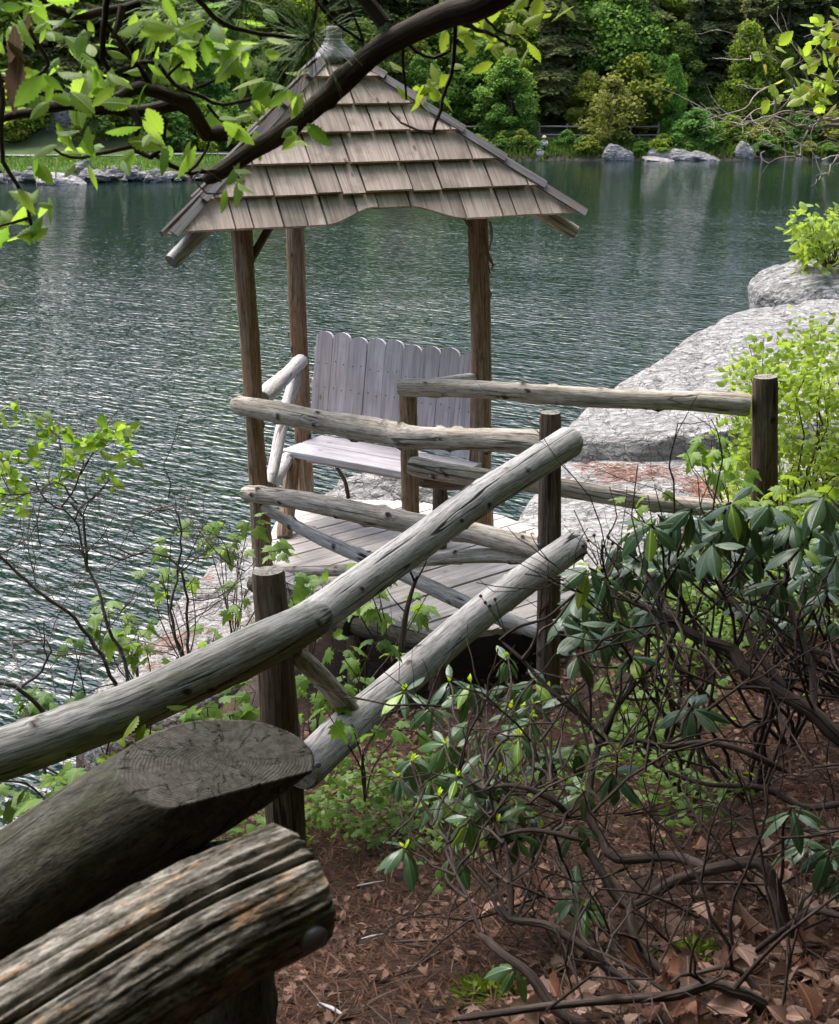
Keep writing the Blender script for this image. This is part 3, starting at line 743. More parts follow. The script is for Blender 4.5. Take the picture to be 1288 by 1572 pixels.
# seam positions read off the photograph for the front face (fraction of the eave line seen at each course)
front_seams = [[0.135, 0.176, 0.245, 0.301, 0.345, 0.425, 0.48, 0.56, 0.69, 0.785, 0.82, 0.885], None, None, None, None, None]
for fi, (A, B) in enumerate(((cL, cR), (cR, cB), (cB, cL))):
    ud = (B - A).normalized(); Lb = (B - A).length
    ap_u = (apex - A).dot(ud); sd_ = (apex - A - ud * ap_u); H = sd_.length; sd_ = sd_ / H
    nn = ud.cross(sd_).normalized()
    if nn.z < 0: nn = -nn
    for k in range(6):
        t0 = TK[k] * H; t1 = min(TK[k] + 0.205, 1.0) * H if k < 5 else 0.97 * H
        ul, ur = ap_u * TK[k], Lb - (Lb - ap_u) * TK[k]
        cuts = [ul - 0.05]
        if fi == 0 and k == 0:
            cuts += [Lb * s for s in front_seams[0]]
        else:
            u = ul + rs.uniform(0.06, 0.16)
            while u < ur - 0.07: cuts.append(u); u += rs.choice([0.16, 0.20, 0.24, 0.26, 0.30, 0.34]) * rs.uniform(0.9, 1.1)
        cuts.append(ur + 0.05)
        for a, b in zip(cuts[:-1], cuts[1:]):
            gp = 0.0058; j = rs.uniform(-0.007, 0.007); a_, b_ = a + gp, b - gp
            sk = rs.uniform(-0.003, 0.003)
            nb = 9 if (k == 0 and fi == 0) else 1
            poly = []
            for q in range(nb + 1):
                uu = a_ + (b_ - a_) * q / nb; tt = t0 + j
                if k == 0 and fi == 0:
                    x = uu / Lb
                    up = float(sstep(0.345, 0.47, x)) * (1 - float(sstep(0.55, 0.69, x)))
                    tt = t0 + 0.105 * up
                poly.append((uu, tt))
            poly += [(b_ + sk, t1), (a_ + sk, t1)]
            poly = clip(poly, lambda p: p[0] - ap_u * p[1] / H)
            if poly: poly = clip(poly, lambda p: (Lb - (Lb - ap_u) * p[1] / H) - p[0])
            if len(poly) < 3: continue
            th = rs.uniform(0.019, 0.026); cup = rs.uniform(-0.004, 0.007)
            lift = lambda t: 0.006 + max(0.0, (t1 - t) / (t1 - t0 + 1e-9)) * (0.026 if k else 0.012) + cup * (1 - (t - t0) / (t1 - t0))
            Pb = [A + ud * u + sd_ * t + nn * lift(t) for u, t in poly]; Pt = [p + nn * th * (0.4 + 0.6 * max(0, (t1 - t) / (t1 - t0))) for p, (u, t) in zip(Pb, poly)]
            n = len(poly)
            mb = MB(); V = Pb + Pt
            lc = np.array([(u, 0.0, t) for u, t in poly] + [(u, th, t) for u, t in poly], float) + np.array([rs.uniform(0, 9), 0, rs.uniform(0, 9)])
            mb.add([tuple(v) for v in V], [list(range(n))[::-1], list(range(n, 2 * n))] + [[i, (i + 1) % n, n + (i + 1) % n, n + i] for i in range(n)], lc=lc)
            mb.build('shingle', M_shingle, roof)
# hip caps: one strip a course on either side of each hip
for c in (cL, cR, cB):
    hip = (apex - c)
    for s_, other in ((1, None), (-1, None)):
        faces = {0: (cL, cR), 1: (cR, cB), 2: (cB, cL)}
        mine = [f for f in faces.values() if (f[0] - c).length < 1e-6 or (f[1] - c).length < 1e-6]
    for A, B in mine:
        ud = (B - A).normalized(); n_ = (B - A).cross(apex - A).normalized()
        inw = (n_.cross(hip)).normalized()
        if inw.dot((A + B + apex) / 3 - c) < 0: inw = -inw
        for k in range(6):
            f0, f1 = TK[k] - (0.012 if k == 0 else 0.0), min(0.965, TK[k + 1] + 0.045) if k < 5 else 0.965
            a = c + hip * f0 + n_ * 0.052; b = c + hip * f1 + n_ * 0.026
            w = 0.036
            V = [a - inw * 0.016, a + inw * w, b + inw * w, b - inw * 0.016]; V += [v + n_ * 0.014 for v in V]
            lc = np.array([(0, 0, 0), (w, 0, 0), (w, 0, 0.3), (0, 0, 0.3)] * 2, float); lc[4:, 1] = 0.014
            mb = MB(); mb.add([tuple(v) for v in V], [[3, 2, 1, 0], [4, 5, 6, 7], [0, 1, 5, 4], [1, 2, 6, 5], [2, 3, 7, 6], [3, 0, 4, 7]], lc=lc)
            mb.build('hip_cap', M_hipcap, roof)
# lead cone and the stub of log that crowns the roof
tip = apex + tz * 0.035
rg = random.Random(3)
V = []; F = []; ns = 40
for i, (h, r) in enumerate([(0.035, 0.056), (0.02, 0.058), (0.0, 0.074), (-0.035, 0.098), (-0.07, 0.125), (-0.10, 0.148)]):
    for j in range(ns):
        t = j / ns * 2 * math.pi
        # pulled tighter over the three hips, crumpled at the collar
        wr = 1 + (0.05 * math.sin(9 * t + i) + rg.uniform(-0.02, 0.02)) * (1 if i < 4 else 0.3)
        hipang = max(math.cos(t - math.atan2((c - apex).y, (c - apex).x)) for c in (cL, cR, cB))
        rr = 0.86 * r * wr * (1 + (0.30 * max(0, hipang) ** 6 if i > 2 else 0))
        V.append((tip.x + rr * math.cos(t), tip.y + rr * math.sin(t), tip.z + h - 0.02 + (0.012 * math.sin(5 * t) if i == 5 else 0)))
    if i:
        F += [[(i - 1) * ns + j, (i - 1) * ns + (j + 1) % ns, i * ns + (j + 1) % ns, i * ns + j] for j in range(ns)]
mb = MB(); mb.add(V, F, 0, True); mb.build('ridge_cap', M_lead, roof).modifiers.new('thickness', 'SOLIDIFY').thickness = 0.004
fin = log('finial', [tip - tz * 0.1, tip + tz * 0.02, tip + tz * 0.085], [0.046, 0.052, 0.055], [W_grey, E_pale], roof, sides=20, step=0.012, rough=0.05, knots=1, seed=77, cham=0.014)

# ---- deck
deck_px = [(390, 874), (424, 800), (470, 764), (640, 770), (770, 792), (872, 830), (915, 890), (835, 956), (692, 974), (545, 936)]
DP = [on(x, y, DZ) for x, y in deck_px]
bd = Vector((0.77, 0.64, 0)).normalized(); bn = Vector((bd.y, -bd.x, 0))
o0 = DP[0]
D2 = [((p - o0).dot(bd), (p - o0).dot(bn)) for p in DP]
deck_mb = MB()
for s_ in np.linspace(0.25, 2.6, 4):       # joists across the boards
    col_ = [p for p in D2]
    lo = [q[1] for q in D2]
    poly = clip(clip(D2, lambda p: p[0] - s_ + 0.045), lambda p: s_ + 0.045 - p[0])
    if len(poly) > 2:
        v0, v1 = min(p[1] for p in poly) + 0.04, max(p[1] for p in poly) - 0.04
        q = [o0 + bd * (s_ + e * 0.045) + bn * v for e, v in ((-1, v0), (1, v0), (1, v1), (-1, v1))]
        deck_mb.prism([p - tz * 0.19 for p in q], (0, 0, 0.148))
deck = deck_mb.build('deck', M_sheath, house)
vmin, vmax = min(p[1] for p in D2), max(p[1] for p in D2)
v = vmin; kb = 0
rs = random.Random(12)
while v < vmax:
    w = 0.165 * rs.uniform(0.92, 1.06)
    poly = clip(clip(D2, lambda p: p[1] - v - 0.0065), lambda p: v + w - 0.0065 - p[1])
    if len(poly) > 2:
        dz = rs.uniform(-0.004, 0.004)
        # ragged board ends
        B0 = [o0 + bd * (p[0]) + bn * p[1] + tz * dz for p in poly]
        n = len(poly)
        V = [b - tz * 0.038 for b in B0] + B0
        lc = np.array([(p[1], 0, p[0]) for p in poly] + [(p[1], 0.04, p[0]) for p in poly], float)
        # seen from above the polygon may wind either way; both caps are built
        mb = MB(); mb.add([tuple(q) for q in V], [list(range(n)), list(range(n, 2 * n))] + [[i, (i + 1) % n, n + (i + 1) % n, n + i] for i in range(n)], lc=lc)
        me_o = mb.build('deck_board', M_deck, deck); kb += 1
    v += w
for p in (DP[0].lerp(cen, 0.16), DP[8].lerp(cen, 0.1), DP[9].lerp(cen, 0.1), DP[2].lerp(cen, 0.18), DP[4].lerp(cen, 0.15), DP[6].lerp(cen, 0.2)):
    q = Vector(p); g_ = gh(q.x, q.y) - 0.25
    if g_ < 0: g_ = 0.5
    log('deck_support', [Vector((q.x, q.y, min(g_, DZ - 0.4))), Vector((q.x, q.y, DZ - 0.195))], [0.06, 0.06], BARK, house, sides=12, seed=int(q.x * 77) % 50)
log('edge_log', [DP[9] - tz * 0.10 + bd * 0.0, DP[8] - tz * 0.10], [0.055, 0.06], OLD, house, sides=14, seed=5, knots=4)
log('edge_log', [DP[0] - tz * 0.10 - bn * 0.02, DP[9] - tz * 0.10 - bd * 0.04], [0.055, 0.06], OLD, house, sides=14, seed=6, knots=4)

# ---- built-in bench
SZ = DZ + 0.50
bA, bB, bC = on(432, 690, SZ), on(688, 737, SZ), on(750, 711, SZ)
al = (bB - bA).normalized(); dp = Vector((-al.y, al.x, 0)); depth = 0.47
if dp.y < 0: dp = -dp
Lb = (bB - bA).length
bench = thing('bench', 'bleached grey plank bench with scalloped slat back on the deck', 'bench', tuple(lvl(bA.lerp(bB, 0.5), DZ)))
def board(name, o, u, w, h, lu, lw, lh, mat, parent, bevel=0.004):
    """box from corner o, grain along u"""
    V = []
    for c in (0, 1):
        for a, b in ((0, 0), (1, 0), (1, 1), (0, 1)): V.append(o + u * lu * a + w * lw * b + h * lh * c)
    lc = np.array([(lw * b, lh * c, lu * a) for c in (0, 1) for a, b in ((0, 0), (1, 0), (1, 1), (0, 1))], float) + np.array([random.random() * 5, 0, random.random() * 5])
    mb = MB(); mb.add([tuple(v) for v in V], [[3, 2, 1, 0], [4, 5, 6, 7], [0, 1, 5, 4], [1, 2, 6, 5], [2, 3, 7, 6], [3, 0, 4, 7]], lc=lc)
    return mb.build(name, mat, parent, bevel=bevel)
# two long seat boards with a dark joint between
board('seat_board', bA - tz * 0.045, al, dp, tz, Lb, depth * 0.47, 0.045, M_bench, bench)
board('seat_board', bA - tz * 0.045 + dp * (depth * 0.47 + 0.012), al, dp, tz, Lb * 0.985, depth * 0.50, 0.045, M_bench, bench)
board('seat_rail', bA - tz * 0.13 + dp * 0.20 + al * 0.06, al, dp, tz, Lb - 0.12, 0.04, 0.10, M_deck, bench)
# nine slats, round headed, leaning back
sl0 = at(474, 662, bA.y + dp.y * depth + 0.02); sl0.z = SZ + 0.015; sl0 = on(476, 659, SZ + 0.02)
sl1 = on(722, 703, SZ + 0.02)
sa = (sl1 - sl0).normalized(); sn_ = Vector((-sa.y, sa.x, 0))
if sn_.y < 0: sn_ = -sn_
up = (tz + sn_ * 0.16).normalized()
W9 = (sl1 - sl0).length / 9
sh = ((at(493, 507, sl0.y + 0.13) - sl0).dot(up))
face_n = up.cross(sa).normalized()
if face_n.y > 0: face_n = -face_n
for k in range(9):
    o = sl0 + sa * (W9 * k + 0.003); w = W9 - 0.008; hgt = sh * (1 + 0.012 * math.sin(k * 2.1)) - 0.012 * k / 8
    rr = w / 2; pts = [(0, 0), (w, 0)]
    for q in range(0, 9):
        t = math.pi * q / 8; pts.append((rr + rr * math.cos(t), hgt - rr * 0.62 + rr * 0.62 * math.sin(t)))
    n = len(pts); tw = random.uniform(-0.003, 0.003)
    Bk = [o + sa * x + up * y + face_n * (-0.011 + tw) for x, y in pts]; Fr = [p + face_n * 0.022 for p in Bk]
    lc = np.array([(x, 0, y) for x, y in pts] + [(x, .02, y) for x, y in pts]) + np.array([k * 1.7, 0, k * 0.9])
    mb = MB(); mb.add([tuple(v) for v in Bk + Fr], [list(range(n)), list(range(n, 2 * n))[::-1]] + [[i, (i + 1) % n, n + (i + 1) % n, n + i] for i in range(n)], lc=lc)
    s_ = mb.build('back_slat', M_bench, bench, bevel=0.002)
    nm_ = MB()
    for x in (0.25, 0.75):
        for y in (0.45, 0.70):
            c = o + sa * w * x + up * (hgt * y + random.uniform(-0.012, 0.012)) + face_n * 0.0115
            ring = [c + (sa * math.cos(t) + up * math.sin(t)) * 0.0052 for t in np.linspace(0, 2 * math.pi, 7)[:-1]]
            nm_.prism(ring, face_n * 0.002)
    nm_.build('nail', M_iron, s_)
for f in (0.40, 0.72):
    board('back_rail', sl0 + up * sh * f - face_n * 0.014 - sa * 0.03, sa, up, -face_n, (sl1 - sl0).length + 0.06, 0.08, 0.03, M_deck, bench)
lf = on(436, 826, DZ)
log('leg', [lf, lvl(bA + al * 0.07 + dp * 0.05, SZ - 0.05)], [0.055, 0.05], POST, bench, sides=14, seed=21, knots=3)
rf = lvl(bB - al * 0.10 + dp * 0.06, DZ); log('leg', [rf, lvl(rf, SZ - 0.05)], [0.05, 0.05], BARK, bench, sides=14, seed=22, knots=3)
# arm logs: between the left posts, and from the right post to the short post
log('arm_log', [at(402, 612, p1b.y + 0.10), at(425, 590, p1b.y + 0.55), at(464, 553, p2b.y - 0.10)], [0.058, 0.054, 0.050], WHITE, house, sides=18, knots=3, seed=31, wander=0.006, cham=0.012)
log('brace', [at(413, 745, p1b.y + 0.08), at(430, 672, 8.75), at(455, 572, p2b.y - 0.16)], [0.036, 0.040, 0.042], WHITE, house, sides=16, knots=4, seed=32, wander=0.006)
log('brace', [at(416, 748, p1b.y + 0.1), at(443, 700, bA.y + 0.05)], [0.042, 0.046], WHITE, house, sides=16, knots=3, seed=33)

# ================================================================== LOG RAILINGS
# --- right side of the entrance
s1b = on(633, 868, DZ); s1t = at(626, 592, s1b.y)
q3Y = 7.75; q3t = at(1175, 578, q3Y); q3g = at(1178, 830, q3Y)
rail_r = thing('log_railing', 'right log railing of two rails from bench end to thick post before the granite', 'railing', tuple(lvl(s1b, DZ)))
log('post', [s1b - tz * 0.2, s1t], [0.056, 0.054], POST, rail_r, sides=18, seed=41, knots=4, rough=0.06)
log('post', [q3g - tz * 0.3, q3t], [0.083, 0.072], BARK, rail_r, sides=24, seed=42, knots=3, rough=0.05)
log('rail', trace([(612, 595), (720, 598), (860, 604), (1000, 613), (1152, 622)], s1b.y - 0.09, q3Y - 0.03), [0.056, 0.055, 0.058, 0.060, 0.064], TAN, rail_r, sides=22, seed=43, knots=26, rough=0.09, wander=0.010, kamp=0.34, cham=0.01)
log('rail', trace([(628, 714), (690, 726), (760, 738), (900, 757), (1000, 769), (1150, 786)], s1b.y - 0.10, q3Y + 0.02), [0.060, 0.062, 0.058, 0.058, 0.055], TAN, rail_r, sides=22, seed=44, knots=24, rough=0.10, wander=0.012, kamp=0.34, cham=0.014)
log('arm_log', [at(726, 580, p3b.y - 0.07), at(680, 586, 8.6), at(622, 598, s1b.y + 0.06)], [0.036, 0.034, 0.034], WHITE, rail_r, sides=14, seed=45, knots=3)
log('brace', [at(646, 738, s1b.y + 0.02), at(700, 742, 8.4), at(742, 732, p3b.y - 0.05)], [0.045, 0.045, 0.045], BARK, rail_r, sides=14, seed=46, knots=2)
# --- left railing between the summerhouse and the corner post
q1Y = 6.85
q1t, q1g = at(845, 633, q1Y), at(843, 1020, q1Y)
rail_l = thing('log_railing', 'mossy front log railing with crossed braces from the left roof post to the corner post', 'railing', tuple(lvl(p1b, DZ)))
log('rail', trace([(360, 622), (430, 632), (520, 648), (600, 665), (640, 672), (740, 676), (838, 680)], p1b.y - 0.10, q1Y + 0.03), [0.056, 0.066, 0.070, 0.070, 0.062, 0.066], TAN, rail_l, sides=22, seed=51, knots=30, rough=0.12, wander=0.010, kamp=0.38, cham=0.012)
log('rail', trace([(374, 757), (450, 766), (520, 780), (600, 797), (700, 815), (780, 832), (846, 846)], p1b.y - 0.09, q1Y + 0.04), [0.050, 0.060, 0.064, 0.064, 0.066, 0.066], TAN, rail_l, sides=22, seed=52, knots=30, rough=0.11, wander=0.010, kamp=0.38, cham=0.012)
log('brace', trace([(402, 778), (470, 815), (540, 848), (620, 882), (735, 935), (830, 972)], p1b.y - 0.03, q1Y + 0.08), [0.034, 0.042, 0.042, 0.044, 0.044], GREY, rail_l, sides=16, seed=53, knots=26, rough=0.09, kamp=0.35, cham=0.008)
log('brace', trace([(412, 880), (480, 878), (560, 872), (650, 860), (740, 852), (838, 858)], p1b.y + 0.02, q1Y + 0.10), [0.036, 0.038, 0.036, 0.040, 0.044], TAN, rail_l, sides=16, seed=54, knots=22, rough=0.10, kamp=0.35, wander=0.006)
# --- the path railing that drops towards the viewer
q2Y = 4.62
q2t, q2g = at(411, 876, q2Y), at(446, 1310, q2Y - 0.06)
rail_p = thing('log_railing', 'grey path railing of two long smooth logs running down from the corner post', 'railing', tuple(lvl(q1g, gh(q1g.x, q1g.y))))
log('post', [q1g - tz * 0.2, q1t], [0.066, 0.057], BARK, rail_p, sides=24, seed=61, knots=4, rough=0.05)
log('post', [q2g - tz * 0.35, q2g.lerp(q2t, 0.55), q2t], [0.078, 0.070, 0.063], BARK, rail_p, sides=28, seed=62, knots=3, rough=0.055, step=0.02, cham=0.004)
log('rail', trace([(878, 676), (800, 725), (720, 776), (640, 836), (560, 892), (480, 948), (440, 972)], q1Y - 0.14, q2Y - 0.02), [0.082, 0.080, 0.078, 0.078, 0.076], GREY, rail_p, sides=28, seed=63, knots=26, rough=0.03, step=0.025, cham=0.012, kamp=0.08)
log('rail', trace([(494, 944), (440, 972), (330, 1026), (210, 1082), (100, 1124), (0, 1158), (-160, 1205), (-330, 1250)], q2Y - 0.13, 3.55), [0.062, 0.082, 0.083, 0.084, 0.084, 0.086], MOSSY, rail_p, sides=28, seed=64, knots=26, rough=0.035, step=0.025, cham=0.006, kamp=0.10)
dl = log('rail', trace([(884, 836), (820, 880), (740, 940), (660, 1008), (580, 1078), (520, 1130), (462, 1186)], q1Y - 0.16, q2Y - 0.14), [0.078, 0.077, 0.077, 0.078, 0.080, 0.074], GREY, rail_p, sides=28, seed=65, knots=30, rough=0.028, step=0.025, cham=0.012, kamp=0.10)
log('brace', trace([(452, 1000), (500, 1048), (552, 1108)], q2Y, q2Y + 0.42), [0.036, 0.040, 0.040], TAN, rail_p, sides=14, seed=66, knots=4)
def dome(name, p, n, r, parent, mat=M_iron, h=0.45):
    n = Vector(n).normalized(); u = n.orthogonal().normalized(); w = n.cross(u); V = []; F = []; ns = 20
    prof = [(1.0, -0.2), (1.0, 0.08), (0.93, 0.24), (0.7, 0.38), (0.38, h)]
    for i, (a, b) in enumerate(prof):
        for j in range(ns):
            t = 2 * math.pi * j / ns; V.append(p + (u * math.cos(t) + w * math.sin(t)) * r * a + n * r * b)
        if i: F += [[(i - 1) * ns + j, (i - 1) * ns + (j + 1) % ns, i * ns + (j + 1) % ns, i * ns + j] for j in range(ns)]
    F.append([(len(prof) - 1) * ns + j for j in range(ns)])
    mb = MB(); mb.add([tuple(v) for v in V], F, 0, True); return mb.build(name, mat, parent)
dome('bolt_head', at(488, 1174, q2Y - 0.235), (-0.1, -1, 0.35), 0.012, dl)
dome('bolt_head', at(828, 838, q1Y - 0.06), (-0.2, -1, 0.4), 0.014, rail_l)

# --- the near railing at the viewer's feet: one thick log with a sawn end, one split log with a bolt
f1 = [at(335, 1174, 2.08), at(216, 1246, 2.05), at(90, 1330, 2.01), at(0, 1396, 1.98), at(-170, 1525, 1.92)]
fence_n = thing('log_railing', 'dark near railing of two heavy logs at the bottom left corner', 'railing', tuple(lvl(at(350, 1500, 1.95), gh(-0.3, 1.95))))
def cut_log(name, pts, radii, mats, parent, planes, **kw):
    V, F, mi, sm, LC, KN = log_data(pts, radii, **kw)
    base = base_of(parent)
    me = mesh_np(name, V - np.array(tuple(base)), F, mats, np.array(sm), {'lc': LC, 'knot': KN}, mi)
    bm = bmesh.new(); bm.from_mesh(me)
    lay = bm.verts.layers.float_vector.get('lc')
    bmesh.ops.remove_doubles(bm, verts=bm.verts, dist=1e-5)
    for co, no, idx in planes:
        geo = bm.verts[:] + bm.edges[:] + bm.faces[:]
        res = bmesh.ops.bisect_plane(bm, geom=geo, dist=1e-5, plane_co=co - base, plane_no=no, clear_outer=True)
        ed = [e for e in res['geom_cut'] if isinstance(e, bmesh.types.BMEdge)]
        fl = bmesh.ops.holes_fill(bm, edges=ed, sides=0)
        for f in fl['faces']:
            f.material_index = idx; f.smooth = False
            r_ = bmesh.ops.inset_individual(bm, faces=[f], thickness=0.004, depth=0.0015)
            for q in r_['faces']: q.material_index = idx; q.smooth = True
            pk = bmesh.ops.poke(bm, faces=[f])
            for q in pk['faces']: q.material_index = idx; q.smooth = False
    bm.to_mesh(me); bm.free()
    return obj(name, me, parent)
ax1 = (f1[0] - f1[1]).normalized()
endp = f1[0] + ax1 * 0.0
upp = (tz - ax1 * tz.dot(ax1)).normalized()                      # square to the log, upward
nrp = (Vector((0.25, -1, 0)) - ax1 * Vector((0.25, -1, 0)).dot(ax1)).normalized()   # square to the log, towards the viewer
nA = (ax1 * 0.60 + upp * 0.72 + nrp * 0.34).normalized()
nB = Vector((0.56, -0.82, -0.10)).normalized()
big = cut_log('rail', [f1[0] + ax1 * 0.30] + f1, [0.100, 0.103, 0.106, 0.112], OLD, fence_n,
              [(at(300, 1186, 2.05), nA, 1), (at(262, 1240, 1.965), nB, 1)],
              sides=64, step=0.015, rough=0.03, knots=5, seed=71, groove=0.03, kamp=0.12)
f2 = trace([(466, 1352), (290, 1440), (110, 1548), (-130, 1700)], 1.66, 1.34)
split = log('rail', f2, [0.090, 0.097, 0.100, 0.100], ROT, fence_n, sides=260, step=0.011, rough=0.04, knots=2, seed=72, groove=0.20, cham=0.010, kamp=0.1)
ad2 = (f2[1] - f2[0]).normalized()
wb = Vector((0.25, -0.85, -0.22)); wb = (wb - ad2 * wb.dot(ad2)).normalized()
dome('bolt_head', f2[0] + ad2 * 0.045 + wb * 0.094, wb, 0.021, split, h=0.6)
log('post', [at(352, 1700, 1.94), at(345, 1318, 2.0)], [0.085, 0.082], OLD, fence_n, sides=24, seed=73, knots=2, rough=0.04)

# ================================================================== FOLIAGE KIT
def strip_leaf(L, widths, fold=0.35, droop=0.25, serr=0.0, curl=0.0, twist=0.0):
    """blade along +y in rows: left edge, midrib, right edge"""
    n = len(widths); V = []; F = []
    for i, w in enumerate(widths):
        t = i / (n - 1); y = L * t; ww = w * L
        if serr: ww *= 1 + serr * (1 if i % 2 else -0.6)
        z = -droop * L * t * t; e = -fold * ww + curl * ww * t
        tw = twist * t
        V += [(-ww, y - serr * ww * 0.5, z + e - tw * ww), (0, y, z), (ww, y - serr * ww * 0.5, z + e + tw * ww)]
        if i:
            a = 3 * (i - 1)
            F += [(a, a + 1, a + 4), (a, a + 4, a + 3), (a + 1, a + 2, a + 5), (a + 1, a + 5, a + 4)]
    return np.array(V, float), np.array(F, int)
def ovate(n, wmax, peak=0.45, base=0.02):
    t = np.linspace(0, 1, n); k = math.log(0.5) / math.log(peak)
    return np.maximum(wmax * np.sin(np.pi * t ** k) ** 0.9, base * (1 - t)) * (1 - 0.0 * t)
def lobed_leaf(L, droop=0.2, fold=0.15, seed=0):
    """five-lobed maple leaf"""
    rg = random.Random(seed)
    half = [(0.0, 0.0), (0.10, -0.06), (0.30, -0.10), (0.27, 0.04), (0.52, 0.10), (0.40, 0.20), (0.56, 0.42), (0.40, 0.40), (0.36, 0.50), (0.20, 0.46), (0.22, 0.66), (0.12, 0.72), (0.13, 0.86), (0.0, 1.06)]
    pts = [(x, y) for x, y in half] + [(-x * rg.uniform(0.92, 1.05), y) for x, y in half[-2:0:-1]]
    cy = 0.30
    V = [(0, cy * L, 0.02 * L)] + [(x * L, y * L, -fold * abs(x) * L - droop * L * (y * y + 0.6 * x * x) + rg.uniform(-0.02, 0.02) * L) for x, y in pts]
    n = len(pts)
    return np.array(V, float), np.array([(0, 1 + i, 1 + (i + 1) % n) for i in range(n)], int)
def rand_basis(rg, n, up=0.5, tilt=0.6):
    """n leaf frames: columns x (width), y (length), z (normal); normals lean upward"""
    az = rg.uniform(0, 2 * np.pi, n)
    nrm = np.stack([rg.normal(0, tilt, n), rg.normal(0, tilt, n), np.full(n, up) + rg.normal(0, tilt * 0.4, n)], -1)
    nrm /= np.linalg.norm(nrm, axis=1, keepdims=True) + 1e-9
    y = np.stack([np.cos(az), np.sin(az), rg.normal(-0.2, 0.3, n)], -1)
    y -= nrm * (y * nrm).sum(1, keepdims=True); y /= np.linalg.norm(y, axis=1, keepdims=True) + 1e-9
    x = np.cross(y, nrm)
    return np.stack([x, y, nrm], -1)
def scatter_leaves(tpls, pos, basis, scale, rg):
    """one array of triangles from many leaf placements"""
    Vs, Fs, Rs = [], [], []; n0 = 0
    which = rg.integers(0, len(tpls), len(pos)); rnd = rg.uniform(0, 1, len(pos))
    for k, (tv, tf) in enumerate(tpls):
        ix = np.nonzero(which == k)[0]
        if not len(ix): continue
        V = np.einsum('nij,vj->nvi', basis[ix], tv) * scale[ix][:, None, None] + pos[ix][:, None, :]
        F = tf[None] + (np.arange(len(ix)) * len(tv))[:, None, None] + n0
        Vs.append(V.reshape(-1, 3)); Fs.append(F.reshape(-1, tf.shape[1])); Rs.append(np.repeat(rnd[ix], len(tv))); n0 += len(ix) * len(tv)
    return np.concatenate(Vs), np.concatenate(Fs), np.concatenate(Rs)
QUAD = (np.array([(0, 0, 0), (0.42, 0.45, -0.08), (0, 1, -0.12), (-0.42, 0.45, -0.08)], float), np.array([(0, 1, 2), (0, 2, 3)], int))
QUAD2 = (np.array([(0, 0, 0), (0.30, 0.55, 0.05), (0.05, 1.05, -0.1), (-0.33, 0.5, -0.06)], float), np.array([(0, 1, 2), (0, 2, 3)], int))
NEEDLE = (np.array([(0, 0, 0), (0.16, 0.5, -0.04), (0, 1, -0.16), (-0.16, 0.5, -0.04)], float), np.array([(0, 1, 2), (0, 2, 3)], int))

L_broad = leaf_mat('broadleaf_far', (0.06, 0.105, 0.028), (0.135, 0.195, 0.048), 0.45, (0.19, 0.29, 0.055), 0.6, 0.25, 0)
L_conif = leaf_mat('hemlock_needles', (0.075, 0.10, 0.05), (0.15, 0.17, 0.085), 0.5, (0.19, 0.22, 0.085), 0.7, 0.2, 0)
B_bark = wood_log('tree_bark', (0.16, 0.13, 0.11), (0.085, 0.065, 0.052), (0.03, 0.024, 0.02), (0.05, 0.055, 0.025), 0.3, None, 0, 0.8, 0.8)
B_dead = wood_log('dead_grey_wood', (0.50, 0.45, 0.42), (0.36, 0.31, 0.29), (0.17, 0.14, 0.13), None, 0, None, 0, 0)

def broad_tree(seed, h, r, clumps, per, leaf, low=0.15, squash=0.8):
    """crown and trunk meshes, base at the origin"""
    rg = np.random.default_rng(seed); pr = random.Random(seed)
    tb = Tubes()
    lean = Vector((pr.uniform(-0.06, 0.06), pr.uniform(-0.06, 0.06), 1))
    trunk = [lean * (h * t) + Vector((pr.uniform(-1, 1), pr.uniform(-1, 1), 0)) * 0.02 * h * t for t in np.linspace(0, 0.85, 7)]
    tb.add(trunk, 0.022 * h + 0.03, 0.006 * h, 8)
    P = []; 
    for c in range(clumps):
        t = low + (1 - low) * pr.random() ** 0.8
        rad = r * math.sin(math.pi * min(0.97, 0.16 + 0.84 * (t - low) / (1 - low)) ** 0.8) * pr.uniform(0.45, 1.0)
        a = pr.uniform(0, 6.283)
        ctr = Vector((rad * math.cos(a), rad * math.sin(a), t * h))
        if pr.random() < 0.6:
            s = trunk[min(6, max(0, int(t * 6 - 1)))]
            tb.add([s, s.lerp(ctr, 0.5) + Vector((0, 0, 0.05 * h)), ctr], 0.006 * h, 0.002 * h, 4)
        cr = r * pr.uniform(0.16, 0.30)
        n = int(per * pr.uniform(0.6, 1.4))
        d = rg.normal(0, 1, (n, 3)); d /= np.linalg.norm(d, axis=1, keepdims=True); d *= (rg.uniform(0.2, 1.0, (n, 1)) ** 0.5) * cr * np.array([1.25, 1.25, squash])
        P.append(d + np.array(tuple(ctr)))
    pos = np.concatenate(P)
    V, F, rn = scatter_leaves([QUAD, QUAD2], pos, rand_basis(rg, len(pos), 0.7, 0.6), leaf * rg.uniform(0.6, 1.35, len(pos)), rg)
    crown = mesh_np('crown', V, F, [L_broad], False, {'rnd': rn})
    tm = mesh_np('trunk', np.concatenate(tb.V), np.concatenate(tb.F), [B_bark], True, {'lc': np.concatenate(tb.L)})
    return crown, tm
